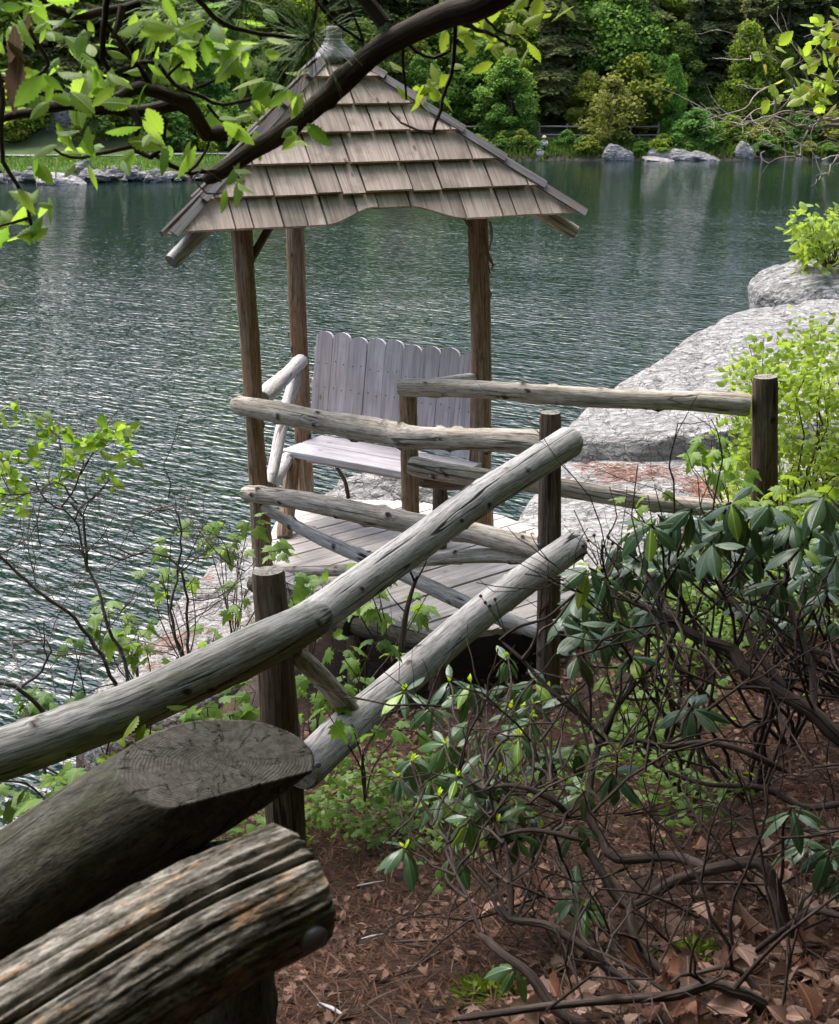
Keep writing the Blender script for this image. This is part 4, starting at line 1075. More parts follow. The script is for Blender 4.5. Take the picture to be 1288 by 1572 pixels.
def conifer(seed, h, r, whorls, leaf, base=0.06):
    rg = np.random.default_rng(seed); pr = random.Random(seed)
    tb = Tubes(); tb.add([Vector((0, 0, h * t)) for t in np.linspace(0, 1, 8)], 0.016 * h + 0.04, 0.02, 8)
    P = []; Bs = []
    for w in range(whorls):
        t = base + (1 - base) * (w + pr.random()) / whorls
        Lr = r * (1 - t) ** 0.75 * pr.uniform(0.65, 1.1) + 0.15
        for b in range(pr.randint(3, 5)):
            a = pr.uniform(0, 6.283); d = Vector((math.cos(a), math.sin(a), 0)); s = Vector((0, 0, t * h))
            pts = [s + d * Lr * q + Vector((0, 0, 0.10 * Lr * q - 0.32 * Lr * q * q)) for q in (0, 0.35, 0.7, 1.0)]
            tb.add(pts, 0.012 + 0.008 * Lr, 0.006, 4)
            n = int(26 * Lr / max(leaf, 0.12)); q = rg.uniform(0.12, 1.0, n); sp = rg.normal(0, 0.20, n) * Lr * (1.05 - q * 0.6)
            x = s.x + d.x * Lr * q - d.y * sp; y = s.y + d.y * Lr * q + d.x * sp; z = s.z + 0.10 * Lr * q - 0.32 * Lr * q * q - np.abs(sp) * 0.25 + rg.normal(0, 0.04, n)
            P.append(np.stack([x, y, z], -1))
    pos = np.concatenate(P)
    V, F, rn = scatter_leaves([NEEDLE, QUAD2], pos, rand_basis(rg, len(pos), 1.0, 0.35), leaf * rg.uniform(0.6, 1.4, len(pos)), rg)
    return (mesh_np('crown', V, F, [L_conif], False, {'rnd': rn}), mesh_np('trunk', np.concatenate(tb.V), np.concatenate(tb.F), [B_bark], True, {'lc': np.concatenate(tb.L)}))
T_broad = [broad_tree(200 + i, 6.0, 2.3, 110, 130, 0.19, 0.06) for i in range(4)]
T_shrub = [broad_tree(230 + i, 2.0, 1.35, 46, 80, 0.17, 0.02, 0.9) for i in range(3)]
T_thin = [broad_tree(250 + i, 3.6, 2.0, 60, 48, 0.20, 0.04) for i in range(2)]
T_con = [conifer(270 + i, 12.0, 3.4, 30, 0.34) for i in range(4)]
def far_tree(name, tpl, x, y, s, label, cat, group, color=(1, 1, 1, 1), rz=None, sx=1.0, z=None):
    zz = gh(x, y) - 0.1 if z is None else z
    t = thing(name, label, cat, (x, y, zz), group)
    t.rotation_euler = (0, 0, random.uniform(0, 6.28) if rz is None else rz)
    t.scale = (s * sx, s * sx, s)
    for nm, me in (('crown', tpl[0]), ('trunk', tpl[1])):
        o = obj(nm, me, t); o.color = color
    return t
def fx(px, Y): return (px - CX) / FPX * Y / _cp * 0.985
rt = random.Random(31)
# --- trees and bushes that can be told apart on the far shore: (pixel x, distance, template, size, tint, name, label)
YG = (1.7, 1.55, 0.7, 1); BG = (1.25, 1.45, 1.0, 1); OL = (1.9, 1.45, 0.85, 1); DG = (0.8, 1.05, 0.8, 1); BR = (1.75, 1.2, 1.0, 1)
far_list = [
 (770, 106, T_broad[0], 0.98, BG, 'broadleaf_tree', 'bright green leafy tree at the far shore just right of the shingled roof', 1.15),
 (735, 109, T_broad[1], 1.15, BG, 'broadleaf_tree', 'green leafy tree behind the roof slope beyond the far path', 1.0),
 (650, 107, T_broad[2], 1.0, BG, 'broadleaf_tree', 'pale green tree at the far shore behind the near limb', 1.0),
 (918, 104.5, T_thin[0], 1.28, BR, 'bush', 'straggly brown and yellow bush overhanging the far path', 1.0),
 (945, 107, T_thin[1], 1.65, OL, 'broadleaf_tree', 'thin olive yellow tree behind the brown bush on the far shore', 1.0),
 (885, 108, T_broad[3], 0.80, OL, 'broadleaf_tree', 'small yellowish tree between the bright tree and the brown bush', 1.0),
 (1003, 107, T_broad[1], 0.98, (1.25, 1.7, 1.0, 1), 'broadleaf_tree', 'slim vivid green sapling standing on the far bank', 0.55),
 (1040, 104, T_shrub[0], 1.25, (0.9, 1.25, 0.95, 1), 'bush', 'round dark green bush above the pale shore rocks', 1.2),
 (1022, 104.3, T_shrub[2], 0.9, (0.95, 1.3, 1.0, 1), 'bush', 'low bush at the left foot of the round dark bush', 1.2),
 (1105, 109, T_broad[2], 1.35, YG, 'broadleaf_tree', 'tall yellow green tree on the far bank right of the sapling', 0.8),
 (1150, 110, T_broad[0], 1.2, YG, 'broadleaf_tree', 'leafy tree with a yellow top right of the tall yellow green tree', 0.7),
 (1090, 104.5, T_shrub[1], 1.0, YG, 'bush', 'light green bush by the far water below the yellow green tree', 1.2),
 (1140, 104.5, T_shrub[0], 1.0, OL, 'bush', 'olive bush low on the far bank near the dead branches', 1.3),
 (1185, 105, T_shrub[2], 1.1, DG, 'bush', 'dark low bush at the far waterline towards the right', 1.3),
 (1240, 105, T_shrub[1], 1.1, OL, 'bush', 'olive bush at the right end of the far shore', 1.3),
 (855, 103.2, T_shrub[1], 0.62, DG, 'bush', 'small dark bush on the far bank right of the person', 1.1),
 (790, 103.0, T_shrub[0], 0.66, OL, 'bush', 'small olive bush on the far bank left of the person', 1.2),
 (765, 103.4, T_shrub[2], 0.6, YG, 'bush', 'small light bush at the waterline beside the roof edge', 1.2),
 (20, 94, T_shrub[0], 1.7, BG, 'bush', 'large green bush behind the far path at the left edge', 1.1),
 (75, 95, T_shrub[1], 1.5, OL, 'bush', 'yellowish bush behind the far path, second from the left edge', 1.1),
 (140, 99, T_broad[0], 0.9, BG, 'broadleaf_tree', 'green tree behind the bushes at the far left', 1.1),
 (60, 101, T_broad[3], 1.1, BG, 'broadleaf_tree', 'taller green tree at the far left above the bushes', 1.0),
 (180, 103, T_broad[2], 1.2, YG, 'broadleaf_tree', 'yellow green tree above the grey outcrop on the far left', 1.0),
 (318, 92, T_shrub[2], 0.9, YG, 'bush', 'light green bush at the right end of the stone wall', 0.8),
 (345, 96, T_broad[1], 0.8, DG, 'broadleaf_tree', 'dark tree just left of the roof beyond the far path', 1.0),
]
for px, Y, tpl, s, tint, nm, lb, sx in far_list:
    far_tree(nm, tpl, fx(px, Y), Y, s, lb, 'tree' if 'tree' in nm else 'bush', None, tint, None, sx)
# --- dark conifers on the slope behind, one mass in the photograph but each a tree
npos = []
cand = 0
rows = ((9.5, 13, 2.2, 60), (13, 19, 2.6, 70), (19, 30, 3.2, 70), (30, 60, 4.5, 60))
for s0, s1, gap, cnt in rows:
    got = 0
    xs_ = [rt.uniform(-52, 58) for _ in range(9000)]; ys_ = [rt.uniform(88, 170) for _ in range(9000)]; ss_ = lake_sd(np.array(xs_), np.array(ys_))
    for x, y, s in zip(xs_, ys_, ss_):
        if got >= cnt: break
        if s < s0 or s > s1 or (x < -9 and s < 13): continue
        if abs(x) > 0.34 * y + 12: continue
        if any((x - a) ** 2 + (y - b) ** 2 < gap * gap for a, b in npos): continue
        npos.append((x, y)); got += 1
for k, (x, y) in enumerate(npos):
    con = rt.random() < 0.58
    tpl = rt.choice(T_con) if con else rt.choice(T_broad)
    tint = rt.choice([(1.3, 1.35, 1.2, 1), (1.6, 1.5, 1.2, 1), (1.1, 1.3, 1.1, 1), (1.9, 1.75, 1.5, 1)]) if con else rt.choice([BG, OL, YG, (1.1, 1.25, 0.8, 1), (1.3, 1.25, 0.9, 1)])
    far_tree('hemlock_tree' if con else 'forest_tree', tpl, x, y, rt.uniform(0.75, 1.3) if con else rt.uniform(1.0, 1.7),
             'dark evergreen standing on the wooded slope across the lake' if con else 'leafy tree among the evergreens on the slope across the lake', 'tree',
             'evergreens on the far slope' if con else 'leafy trees on the far slope', tint)

for k in range(96):
    x = rt.uniform(-36, 40); y = (rt.uniform(109.3, 113) if x > 0 else rt.uniform(91.0, 96)) + (0 if x > 0 or x < -9 else (x + 9) * 1.4)
    far_tree('understory_bush', rt.choice(T_shrub), x, y, rt.uniform(0.9, 1.7), 'low bush in the undergrowth along the far slope', 'bush', 'undergrowth bushes across the lake', rt.choice([BG, OL, DG, YG, DG]))
for k in range(44):
    x = rt.uniform(-38, -7); y = np.interp(x, [-38, -16, -7], [89.6, 91.2, 96.5]) + rt.uniform(0.3, 3.2)
    far_tree('understory_bush', rt.choice(T_shrub), x, float(y), rt.uniform(0.55, 1.2), 'low bush in the undergrowth along the far slope', 'bush', 'undergrowth bushes across the lake', rt.choice([BG, OL, DG, YG, (1.0, 1.1, 0.8, 1)]), None, 1.25)
for k in range(34):
    x = 2.5 + 36 * k / 33 + rt.uniform(-0.6, 0.6)
    if abs(x - fx(835, 103)) < 1.3: continue
    far_tree('shore_bush', rt.choice(T_shrub), x, 101.6 + rt.uniform(0.3, 2.4), rt.uniform(0.3, 0.6), 'small bush at the waterline of the far right shore', 'bush', 'waterline bushes across the lake', rt.choice([BG, OL, DG, YG, DG]), None, 1.5)
# --- far shore: paths, grass, rocks, wall, fence, person
M_path = simple('gravel_path', (0.30, 0.28, 0.27), 0.95, 0.1, 0, 3, 0.2, 0.3, 0.02)
def strip_path(name, xs, yf, w, label):
    V = []; F = []
    for i, x in enumerate(xs):
        y = yf(x)
        for k, t in enumerate((0, 0.33, 0.66, 1)):
            V.append((x, y + w * t, gh(x, y + w * t) + 0.10))
        if i:
            for k in range(3): a = 4 * (i - 1) + k; F.append([a, a + 4, a + 5, a + 1])
    mb = MB(); mb.add(V, F, 0, True); o = mb.build(name, M_path, None, (0, 0, 0)); return tag(o, label, kind='structure')
strip_path('lakeside_path', np.linspace(-48, -6, 60), lambda x: np.interp(x, [-48, -27, -16, -9, -6], [85.6, 87, 87.6, 90.5, 96]), 2.6, 'grey gravel path along the far left shore')
strip_path('shore_path', np.linspace(2, 34, 40), lambda x: np.interp(x, [2, 8, 34], [106.5, 106.2, 106.8]), 2.2, 'grey path behind the low fence on the far right shore')
rgf = np.random.default_rng(77)
def blades(n, xr, yr, smin, smax, h, mat, name, label, tint=(1, 1, 1, 1)):
    x = rgf.uniform(*xr, n); y = rgf.uniform(*yr, n); s = lake_sd(x, y)
    k = (s > smin) & (s < smax); x, y = x[k], y[k]
    pos = np.stack([x, y, ground_h(x, y) - 0.02], -1); m = len(x)
    up = np.stack([rgf.normal(0, 0.35, m), rgf.normal(0, 0.35, m), np.ones(m)], -1); up /= np.linalg.norm(up, axis=1, keepdims=True)
    az = rgf.uniform(0, 6.28, m); xx = np.stack([np.cos(az), np.sin(az), np.zeros(m)], -1); zz = np.cross(xx, up)
    V, F, rn = scatter_leaves([NEEDLE], pos, np.stack([xx, up, zz], -1), h * rgf.uniform(0.5, 1.4, m), rgf)
    o = obj(name, mesh_np(name, V, F, [mat], False, {'rnd': rn})); o.color = tint
    return tag(o, label, name.replace('_', ' '), kind='stuff')
L_grass = leaf_mat('bank_grass', (0.07, 0.14, 0.02), (0.15, 0.24, 0.04), 0.35, (0.16, 0.28, 0.04), 0.6, 0.2, 0)
blades(26000, (-46, -4), (80, 91), 1.0, 4.6, 0.26, L_grass, 'bank_grass', 'bright green grass strip between the far path and the rocks')
blades(16000, (2, 40), (100.3, 106), 0.05, 4.2, 0.40, L_grass, 'shore_weeds', 'olive weeds growing on the far right bank', (0.75, 0.7, 0.6, 1))
RK = [ico_rock('shore_stone', (1, 1, 0.7), 300 + i, 2, 0.5, M_granite_far, 0.3) for i in range(6)]
rr = random.Random(8)
def far_rock(px, Y, w, h, label, group=None, mat=None, me=None, z=-0.05):
    x = fx(px, Y)
    o = obj('shore_rock' if mat is None else 'shore_boulder', me or rr.choice(RK), None, (x, Y, z)); o.scale = (w / 2, w / 2 * rr.uniform(0.6, 0.9), h)
    o.rotation_euler = (rr.uniform(-0.15, 0.15), rr.uniform(-0.15, 0.15), rr.uniform(0, 6.28) if mat is None else 0)
    return tag(o, label, 'rock', group)
for k in range(52):
    px = -20 + 370 * k / 51 + rr.uniform(-5, 5)
    Y = 81.7 + rr.uniform(-0.2, 1.3) + (0 if px < 250 else (px - 250) * 0.012)
    w = rr.choice([0.5, 0.7, 0.9, 1.3, 1.7]); far_rock(px, Y, w, w * rr.uniform(0.35, 0.6), 'small grey rock in the row edging the far left shore', 'rocks edging the far left shore', z=rr.uniform(0.0, 0.35))
for px, Y, w, h, lb in ((25, 83.2, 2.0, 1.0, 'large grey rock on the far grass edge, nearest the left picture edge'), (160, 83.4, 1.5, 1.25, 'tall grey rock standing above the shore row right of the pale boulder'),
                        (205, 83.5, 1.7, 0.9, 'broad grey rock above the shore row, rightmost of the large ones'), (88, 83.3, 1.2, 0.7, 'low grey rock above the shore row just left of the pale boulder')):
    far_rock(px, Y, w, h, lb, None, z=0.35)
PB = ico_rock('pale_boulder', (1, 1, 0.8), 411, 4, 0.6, M_granite_pale, 0.14)
far_rock(120, 80.7, 3.7, 1.05, 'large smooth pale boulder at the far left waterline', None, 1, PB, -0.25)
PB2 = ico_rock('grey_boulder', (1, 1, 0.9), 422, 4, 0.6, rock_mat('far_boulder_granite', (0.36, 0.35, 0.34), (0.20, 0.19, 0.18), (0.13, 0.12, 0.09), 0.4), 0.2)
far_rock(925, 101.6, 2.9, 1.25, 'grey boulder at the far waterline under the brown bush', None, 1, PB2, -0.1)
far_rock(990, 100.6, 3.6, 0.4, 'flat pale rock lying in the water at the far shore', None, 1, PB, -0.12)
far_rock(985, 102.0, 2.6, 1.0, 'grey boulder behind the flat pale rock', None, 1, PB2, -0.1)
far_rock(1018, 101.9, 3.0, 0.8, 'long grey boulder right of the flat pale rock', None, 1, PB2, 0.0)
far_rock(1048, 101.8, 3.0, 0.6, 'low grey boulder ending the group of pale rocks', None, 1, PB2, 0.0)
far_rock(1108, 102.0, 2.0, 1.3, 'upright grey boulder at the waterline below the tall yellow green tree', None, 1, PB2, 0.0)
far_rock(1268, 102.2, 2.6, 1.3, 'grey boulder at the right edge of the far shore', None, 1, PB2, 0.0)
far_rock(818, 101.8, 1.2, 0.8, 'small brownish rock at the waterline below the person', None, 1, PB2, 0.0)
for k in range(26):
    px = 770 + 520 * k / 25 + rr.uniform(-8, 8); w = rr.uniform(0.5, 1.3)
    far_rock(px, 101.6 + rr.uniform(0, 0.8), w, w * 0.5, 'small stone lying along the far right waterline', 'stones along the far right waterline', z=rr.uniform(-0.05, 0.2))
# grey outcrop above the left path, seen between the leaves
OC = ico_rock('outcrop', (1, 1, 1), 431, 4, 0.6, M_granite_far, 0.22)
for px, Y, w, h, z, lb in ((150, 94, 7.5, 3.6, 1.8, 'grey rock outcrop behind the far left path'), (285, 94.5, 6.5, 3.4, 1.8, 'lower grey outcrop left of the stone wall'), (120, 104, 10, 6.0, 4.5, 'tall pale cliff face high above the far left path')):
    o = obj('rock_outcrop', OC, None, (fx(px, Y), Y, z)); o.scale = (w / 2, w / 3, h); o.rotation_euler = (0, 0, px); tag(o, lb, 'rock')
# dry stone wall
wx0, wx1, wY = fx(243, 93.2), fx(318, 93.2), 93.2
wall = thing('stone_wall', 'dry stone wall of stacked grey stones behind the far path', 'wall', ((wx0 + wx1) / 2, wY, gh((wx0 + wx1) / 2, wY)))
zb = gh((wx0 + wx1) / 2, wY) - 0.1
core = MB(); core.prism([Vector((wx0, wY + 0.25, zb)), Vector((wx1, wY + 0.25, zb)), Vector((wx1, wY + 0.7, zb)), Vector((wx0, wY + 0.7, zb))], (0, 0, 1.75)); core.build('wall_core', M_granite_far, wall)
for c in range(6):
    x = wx0 + rr.uniform(-0.2, 0)
    while x < wx1:
        w = rr.uniform(0.35, 0.75)
        o = obj('stone', rr.choice(RK), wall, (x + w / 2 - (wx0 + wx1) / 2, 0.12 + rr.uniform(-0.05, 0.05), c * 0.3 + 0.05 - 0.1)); o.scale = (w * 0.56, 0.36, 0.22)
        x += w
# fence on the far right path
M_rail = simple('far_fence_wood', (0.20, 0.17, 0.15), 0.9, 0.1, 0, 5, 0.3)
fence = thing('path_fence', 'low wooden post and rail fence along the far right path', 'fence', (fx(900, 106), 105.9, gh(fx(900, 106), 105.9)))
fxs = [fx(p, 106) for p in (705, 745, 785, 815, 855, 905, 945, 985)]
for i, x in enumerate(fxs):
    z0 = gh(x, 105.9); log('post', [Vector((x, 105.9, z0 - 0.2)), Vector((x, 105.9, z0 + 1.25))], [0.085, 0.08], [M_rail, M_rail], fence, sides=8, step=0.3)
    if i:
        for zz in (0.45, 1.05):
            z1 = gh(fxs[i - 1], 105.9); log('rail', [Vector((fxs[i - 1], 105.85, z1 + zz)), Vector((x, 105.85, z0 + zz))], [0.055, 0.055], [M_rail, M_rail], fence, sides=8, step=0.5)
# bleached dead branches in the water on the right
for lb, pts in (('short hooked dead branch in the far water, leftmost of the four', [(1170, 247), (1168, 235), (1174, 232)]), ('straight upright dead branch in the far water', [(1206, 250), (1206, 232)]), ('crooked tall dead branch rising from the far water', [(1228, 252), (1225, 236), (1218, 226), (1232, 222)]), ('low slanting dead branch in the far water at the right edge', [(1262, 246), (1275, 240), (1288, 238)])):
    tb = Tubes(); tb.add(trace(pts, 100.6), 0.07, 0.035, 6)
    o = tb.build('dead_branch', B_dead, None, tuple(trace(pts, 100.6)[0])); tag(o, lb, 'branch')

# ================================================================== NEAR PLANTS
L_chest = leaf_mat('spring_leaf', (0.11, 0.19, 0.022), (0.22, 0.31, 0.045), 0.58, (0.30, 0.46, 0.045), 0.45, 0.4, 0.12)
L_rhodo = leaf_mat('laurel_leaf', (0.024, 0.060, 0.030), (0.060, 0.115, 0.042), 0.15, (0.10, 0.17, 0.03), 0.30, 0.55, 0.22)
L_maple = leaf_mat('maple_leaf', (0.09, 0.18, 0.03), (0.19, 0.30, 0.05), 0.5, (0.26, 0.40, 0.04), 0.5, 0.35, 0.05)
L_bush = leaf_mat('bright_bush_leaf', (0.13, 0.23, 0.025), (0.29, 0.38, 0.05), 0.5, (0.34, 0.46, 0.05), 0.5, 0.3, 0)
L_pine = leaf_mat('pine_needles', (0.06, 0.13, 0.03), (0.14, 0.22, 0.06), 0.25, None, 0.45, 0.4, 0)
L_bud = leaf_mat('yellow_bud', (0.38, 0.40, 0.03), (0.50, 0.48, 0.05), 0.4, None, 0.5, 0.3, 0)
L_dead = leaf_mat('dead_leaf', (0.085, 0.048, 0.032), (0.27, 0.175, 0.13), 0.15, None, 0.7, 0.25, 0.5)
L_needle = leaf_mat('fallen_needles', (0.045, 0.020, 0.012), (0.115, 0.054, 0.029), 0.0, None, 0.8, 0.2, 0)
L_rust = leaf_mat('rust_needles', (0.26, 0.095, 0.045), (0.40, 0.18, 0.10), 0.0, None, 0.8, 0.2, 0)
B_twig = wood_log('shrub_bark', (0.12, 0.09, 0.078), (0.055, 0.038, 0.031), (0.018, 0.012, 0.010), None, 0, (0.13, 0.095, 0.08), 0.3, 0.5, 0.7)
B_limb = wood_log('dark_limb_bark', (0.11, 0.088, 0.07), (0.050, 0.038, 0.03), (0.016, 0.012, 0.01), (0.05, 0.05, 0.02), 0.3, None, 0, 0.9, 1.0)
B_pale = wood_log('pale_twig', (0.46, 0.40, 0.37), (0.30, 0.25, 0.23), (0.14, 0.11, 0.10), None, 0, None, 0, 0.0)

def mk(name, tv, mat):
    lv = np.array(tv[0]); lv[:, 2] = 1.0
    return mesh_np(name, tv[0], tv[1], [mat], True, {'lv': lv})
rl = random.Random(2)
CH = [mk('leaf', strip_leaf(1.0, ovate(17, 0.20 + 0.05 * rl.random(), 0.45), 0.25 + 0.3 * rl.random(), 0.15 + 0.3 * rl.random(), 0.17, 0.2 * rl.random(), rl.uniform(-0.3, 0.3)), L_chest) for _ in range(5)]
RH = [mk('leaf', strip_leaf(1.0, ovate(9, 0.17 + 0.03 * rl.random(), 0.52), rl.uniform(0.15, 0.5), rl.uniform(0.1, 0.5), 0, 0, rl.uniform(-0.2, 0.2)), L_rhodo) for _ in range(6)]
MP = [mk('leaf', lobed_leaf(1.0, rl.uniform(0.1, 0.4), rl.uniform(0.05, 0.3), k), L_maple) for k in range(5)]
def frame(y, n):
    y = Vector(y).normalized(); n = Vector(n); n = (n - y * n.dot(y))
    if n.length < 1e-4: n = y.orthogonal()
    n.normalize(); x = y.cross(n)
    return Matrix((x, y, n)).transposed()
def put_leaf(meshes, parent, pos, y, n, size, color=(1, 1, 1, 1), name='leaf', wide=1.0):
    o = obj(name, rl.choice(meshes), parent)
    M = Matrix.Translation(Vector(pos) - base_of(parent)) @ frame(y, n).to_4x4() @ Matrix.Diagonal((size * wide, size, size, 1))
    o.matrix_basis = M; o.color = color
    return o
def rv(a=1.0): return Vector((rl.uniform(-a, a), rl.uniform(-a, a), rl.uniform(-a, a)))
def crook(a, b, n, amp):
    """crooked path between two points"""
    L = (b - a).length; P = [Vector(a)]
    for i in range(1, n):
        P.append(a.lerp(b, i / n) + rv(amp * L))
    return P + [Vector(b)]
def twig_tree(tb, start, d, L, r, depth, spread=0.7, up=0.0, tips=None, seg=4):
    """random crooked branching twig"""
    p = Vector(start); d = Vector(d).normalized(); pts = [p.copy()]
    for i in range(seg):
        d = (d + rv(0.38) + Vector((0, 0, up))).normalized(); p = p + d * (L / seg); pts.append(p.copy())
    tb.add(pts, r, r * 0.55, 5 if r > 0.003 else 4)
    if depth > 0:
        for k in range(rl.choice([2, 2, 3])):
            i = rl.randint(1, seg); twig_tree(tb, pts[i], (pts[i] - pts[i - 1]).normalized() + rv(spread), L * rl.uniform(0.5, 0.8), r * 0.58, depth - 1, spread, up, tips, seg)
    elif tips is not None: tips.append((pts[-1], d))

# ------------------------------------------------------------------ the overhanging limb and its tree
tree = thing('overhanging_tree', 'tree whose dark bare limb slants across the top of the picture over the roof', 'tree', (2.9, 1.2, gh(2.9, 1.2)))
tb0 = Vector((2.9, 1.2, gh(2.9, 1.2)))
log('trunk', [tb0 - tz * 0.3, tb0 + Vector((0.0, 0.1, 2.5)), tb0 + Vector((-0.1, 0.2, 5.0)), tb0 + Vector((0.0, 0.3, 8.5))], [0.22, 0.17, 0.14, 0.06], [B_limb, E_dark], tree, sides=20, step=0.12, rough=0.08, seed=91)
limb_pts = [tb0 + Vector((-0.05, 0.15, 3.6)), at(1120, -330, 2.42), at(960, -170, 2.48), at(845, -75, 2.52)] + trace([(745, 0), (680, 22), (610, 55), (565, 85), (520, 130), (480, 165), (430, 205), (385, 232), (350, 256), (316, 276)], 2.55, 2.75)
log('limb', limb_pts, [0.055, 0.038, 0.030, 0.026, 0.0235, 0.0215, 0.0195, 0.020, 0.018, 0.0185, 0.0165, 0.0165, 0.014], [B_limb, E_dark], tree, sides=18, step=0.012, rough=0.12, knots=22, seed=92, wander=0.006, cham=0.004, kamp=0.3)
tw = Tubes()
def T(pts, Y0, Y1, r0, r1):
    C, _ = catmull(trace(pts, Y0, Y1), 0.022)
    tw.add([c + rv(0.0022) for c in C], r0, r1, 7)
T([(372, 196), (345, 204), (318, 207), (308, 192), (297, 170), (285, 156), (272, 152), (240, 142), (215, 136), (185, 148), (150, 160), (100, 160), (50, 172), (-20, 186)], 2.68, 2.5, 0.016, 0.007)
T([(278, 158), (240, 166), (190, 170), (140, 168), (100, 162)], 2.66, 2.6, 0.013, 0.008)
T([(205, 168), (215, 188), (206, 212), (212, 232), (232, 240), (248, 228), (252, 205), (256, 185), (245, 170)], 2.62, 2.55, 0.008, 0.003)
T([(205, 226), (165, 234), (125, 242), (95, 236), (80, 225)], 2.6, 2.5, 0.005, 0.002)
T([(238, 238), (262, 252), (292, 265), (330, 262)], 2.6, 2.72, 0.005, 0.004)
T([(290, 264), (318, 230), (320, 200)], 2.65, 2.6, 0.003, 0.002)
T([(40, -10), (85, 12), (115, 24), (150, 18), (190, 14), (215, 4)], 2.5, 2.55, 0.010, 0.007)
T([(190, 12), (182, 40), (172, 60)], 2.52, 2.5, 0.008, 0.004)
T([(165, -5), (158, 45), (156, 90), (170, 112), (190, 106), (215, 95), (235, 95)], 2.5, 2.6, 0.006, 0.004)
T([(165, 40), (190, 70), (214, 105), (240, 140), (262, 158), (300, 178)], 2.5, 2.66, 0.004, 0.005)
T([(-10, 115), (30, 132), (70, 145), (95, 138)], 2.45, 2.5, 0.006, 0.004)
T([(30, 20), (60, 70), (75, 98), (45, 130)], 2.45, 2.5, 0.004, 0.003)
T([(245, 98), (270, 130), (310, 150), (340, 162), (400, 148)], 2.6, 2.62, 0.004, 0.003)
T([(255, 118), (290, 80), (310, 62)], 2.6, 2.55, 0.003, 0.002)
T([(300, -5), (330, 25), (360, 42), (420, 55), (475, 62)], 2.5, 2.6, 0.005, 0.003)
T([(300, 135), (345, 118), (385, 85), (388, 60)], 2.6, 2.6, 0.003, 0.002)
T([(320, 160), (345, 190), (370, 205)], 2.6, 2.65, 0.003, 0.002)
T([(590, 38), (560, 0), (545, -20)], 2.6, 2.6, 0.014, 0.012)
T([(556, 62), (520, 40), (490, 8), (480, -10)], 2.62, 2.6, 0.003, 0.003)
T([(558, 66), (545, 30), (530, -10)], 2.62, 2.6, 0.003, 0.002)
T([(700, 20), (697, 70), (692, 115), (675, 170), (665, 206)], 2.58, 2.6, 0.004, 0.003)
T([(665, 206), (640, 198), (615, 190), (600, 170), (596, 158)], 2.6, 2.62, 0.0025, 0.0015)
T([(618, 52), (619, 90), (625, 155)], 2.62, 2.64, 0.003, 0.002)
T([(618, 60), (640, 78), (668, 88), (690, 78), (692, 55)], 2.62, 2.64, 0.004, 0.003)
T([(690, 28), (715, 34), (735, 25), (755, 10), (765, -5)], 2.58, 2.8, 0.008, 0.008)
T([(700, 32), (730, 44), (755, 52), (780, 70)], 2.6, 2.8, 0.005, 0.003)
T([(733, 0), (745, 30), (770, 50), (800, 60)], 2.6, 2.8, 0.003, 0.002)
T([(-10, 95), (5, 140), (2, 200), (5, 250), (28, 285), (42, 320), (48, 345)], 2.45, 2.5, 0.006, 0.003)
T([(48, 335), (20, 342), (-10, 352)], 2.5, 2.48, 0.003, 0.002)
T([(360, 268), (375, 280), (368, 258)], 2.7, 2.68, 0.003, 0.002)
T([(340, 280), (310, 262), (298, 275), (318, 298), (345, 296)], 2.7, 2.6, 0.002, 0.0015)
tw.build('twigs', B_limb, tree)
clusters = [(35, 28, 2), (62, 12, 3), (95, 8, 3), (20, 8, 3), (190, 6, 2), (80, 112, 4), (128, 96, 4), (112, 140, 4), (94, 150, 3), (150, 122, 4), (140, 75, 3), (60, 60, 2), (215, 42, 2), (235, 70, 3), (205, 22, 3),
            (262, 88, 3), (292, 72, 3), (312, 58, 3), (335, 70, 3), (372, 74, 4), (402, 88, 4), (392, 108, 4), (410, 130, 2), (335, 8, 3), (300, 12, 3), (255, 8, 3), (240, 112, 2), (75, 206, 3), (100, 212, 3), (150, 200, 2),
            (242, 206, 3), (262, 214, 3), (205, 180, 2), (330, 172, 3), (352, 178, 3), (395, 160, 3), (400, 190, 3), (445, 122, 3), (452, 150, 3), (458, 178, 3), (440, 205, 3), (352, 262, 2), (372, 260, 3), (365, 285, 2),
            (12, 320, 3), (45, 305, 3), (75, 300, 4), (28, 345, 3), (60, 335, 3), (8, 55, 2), (10, 170, 2), (270, 45, 2), (180, 88, 2), (60, 160, 2), (120, 30, 3), (155, 160, 2), (345, 40, 2), (420, 62, 2), (60, 230, 2)]
clusters += [(rl.uniform(0, 420), rl.uniform(0, 130), rl.choice([2, 3])) for _ in range(34)] + [(rl.uniform(60, 330), rl.uniform(190, 245), 2) for _ in range(8)]
nl = 0
for cx_, cy_, n in clusters:
    Y = rl.uniform(2.35, 2.8); c = at(cx_, cy_, Y)
    for k in range(n):
        y = Vector((rl.uniform(-1, 1), rl.uniform(-0.8, 0.5), rl.uniform(-1.1, 0.35)))
        nrm = Vector((rl.uniform(-0.7, 0.7), rl.uniform(-1.0, 0.4), rl.uniform(0.2, 1.0)))
        put_leaf(CH, tree, c + rv(0.02), y, nrm, rl.uniform(0.028, 0.068), rl.choice([(1.1, 1.15, 1.1, 1), (1.0, 1.1, 1.0, 1), (1.2, 1.2, 1.1, 1), (0.75, 0.9, 0.9, 1), (1.3, 1.25, 1.5, 1)])); nl += 1
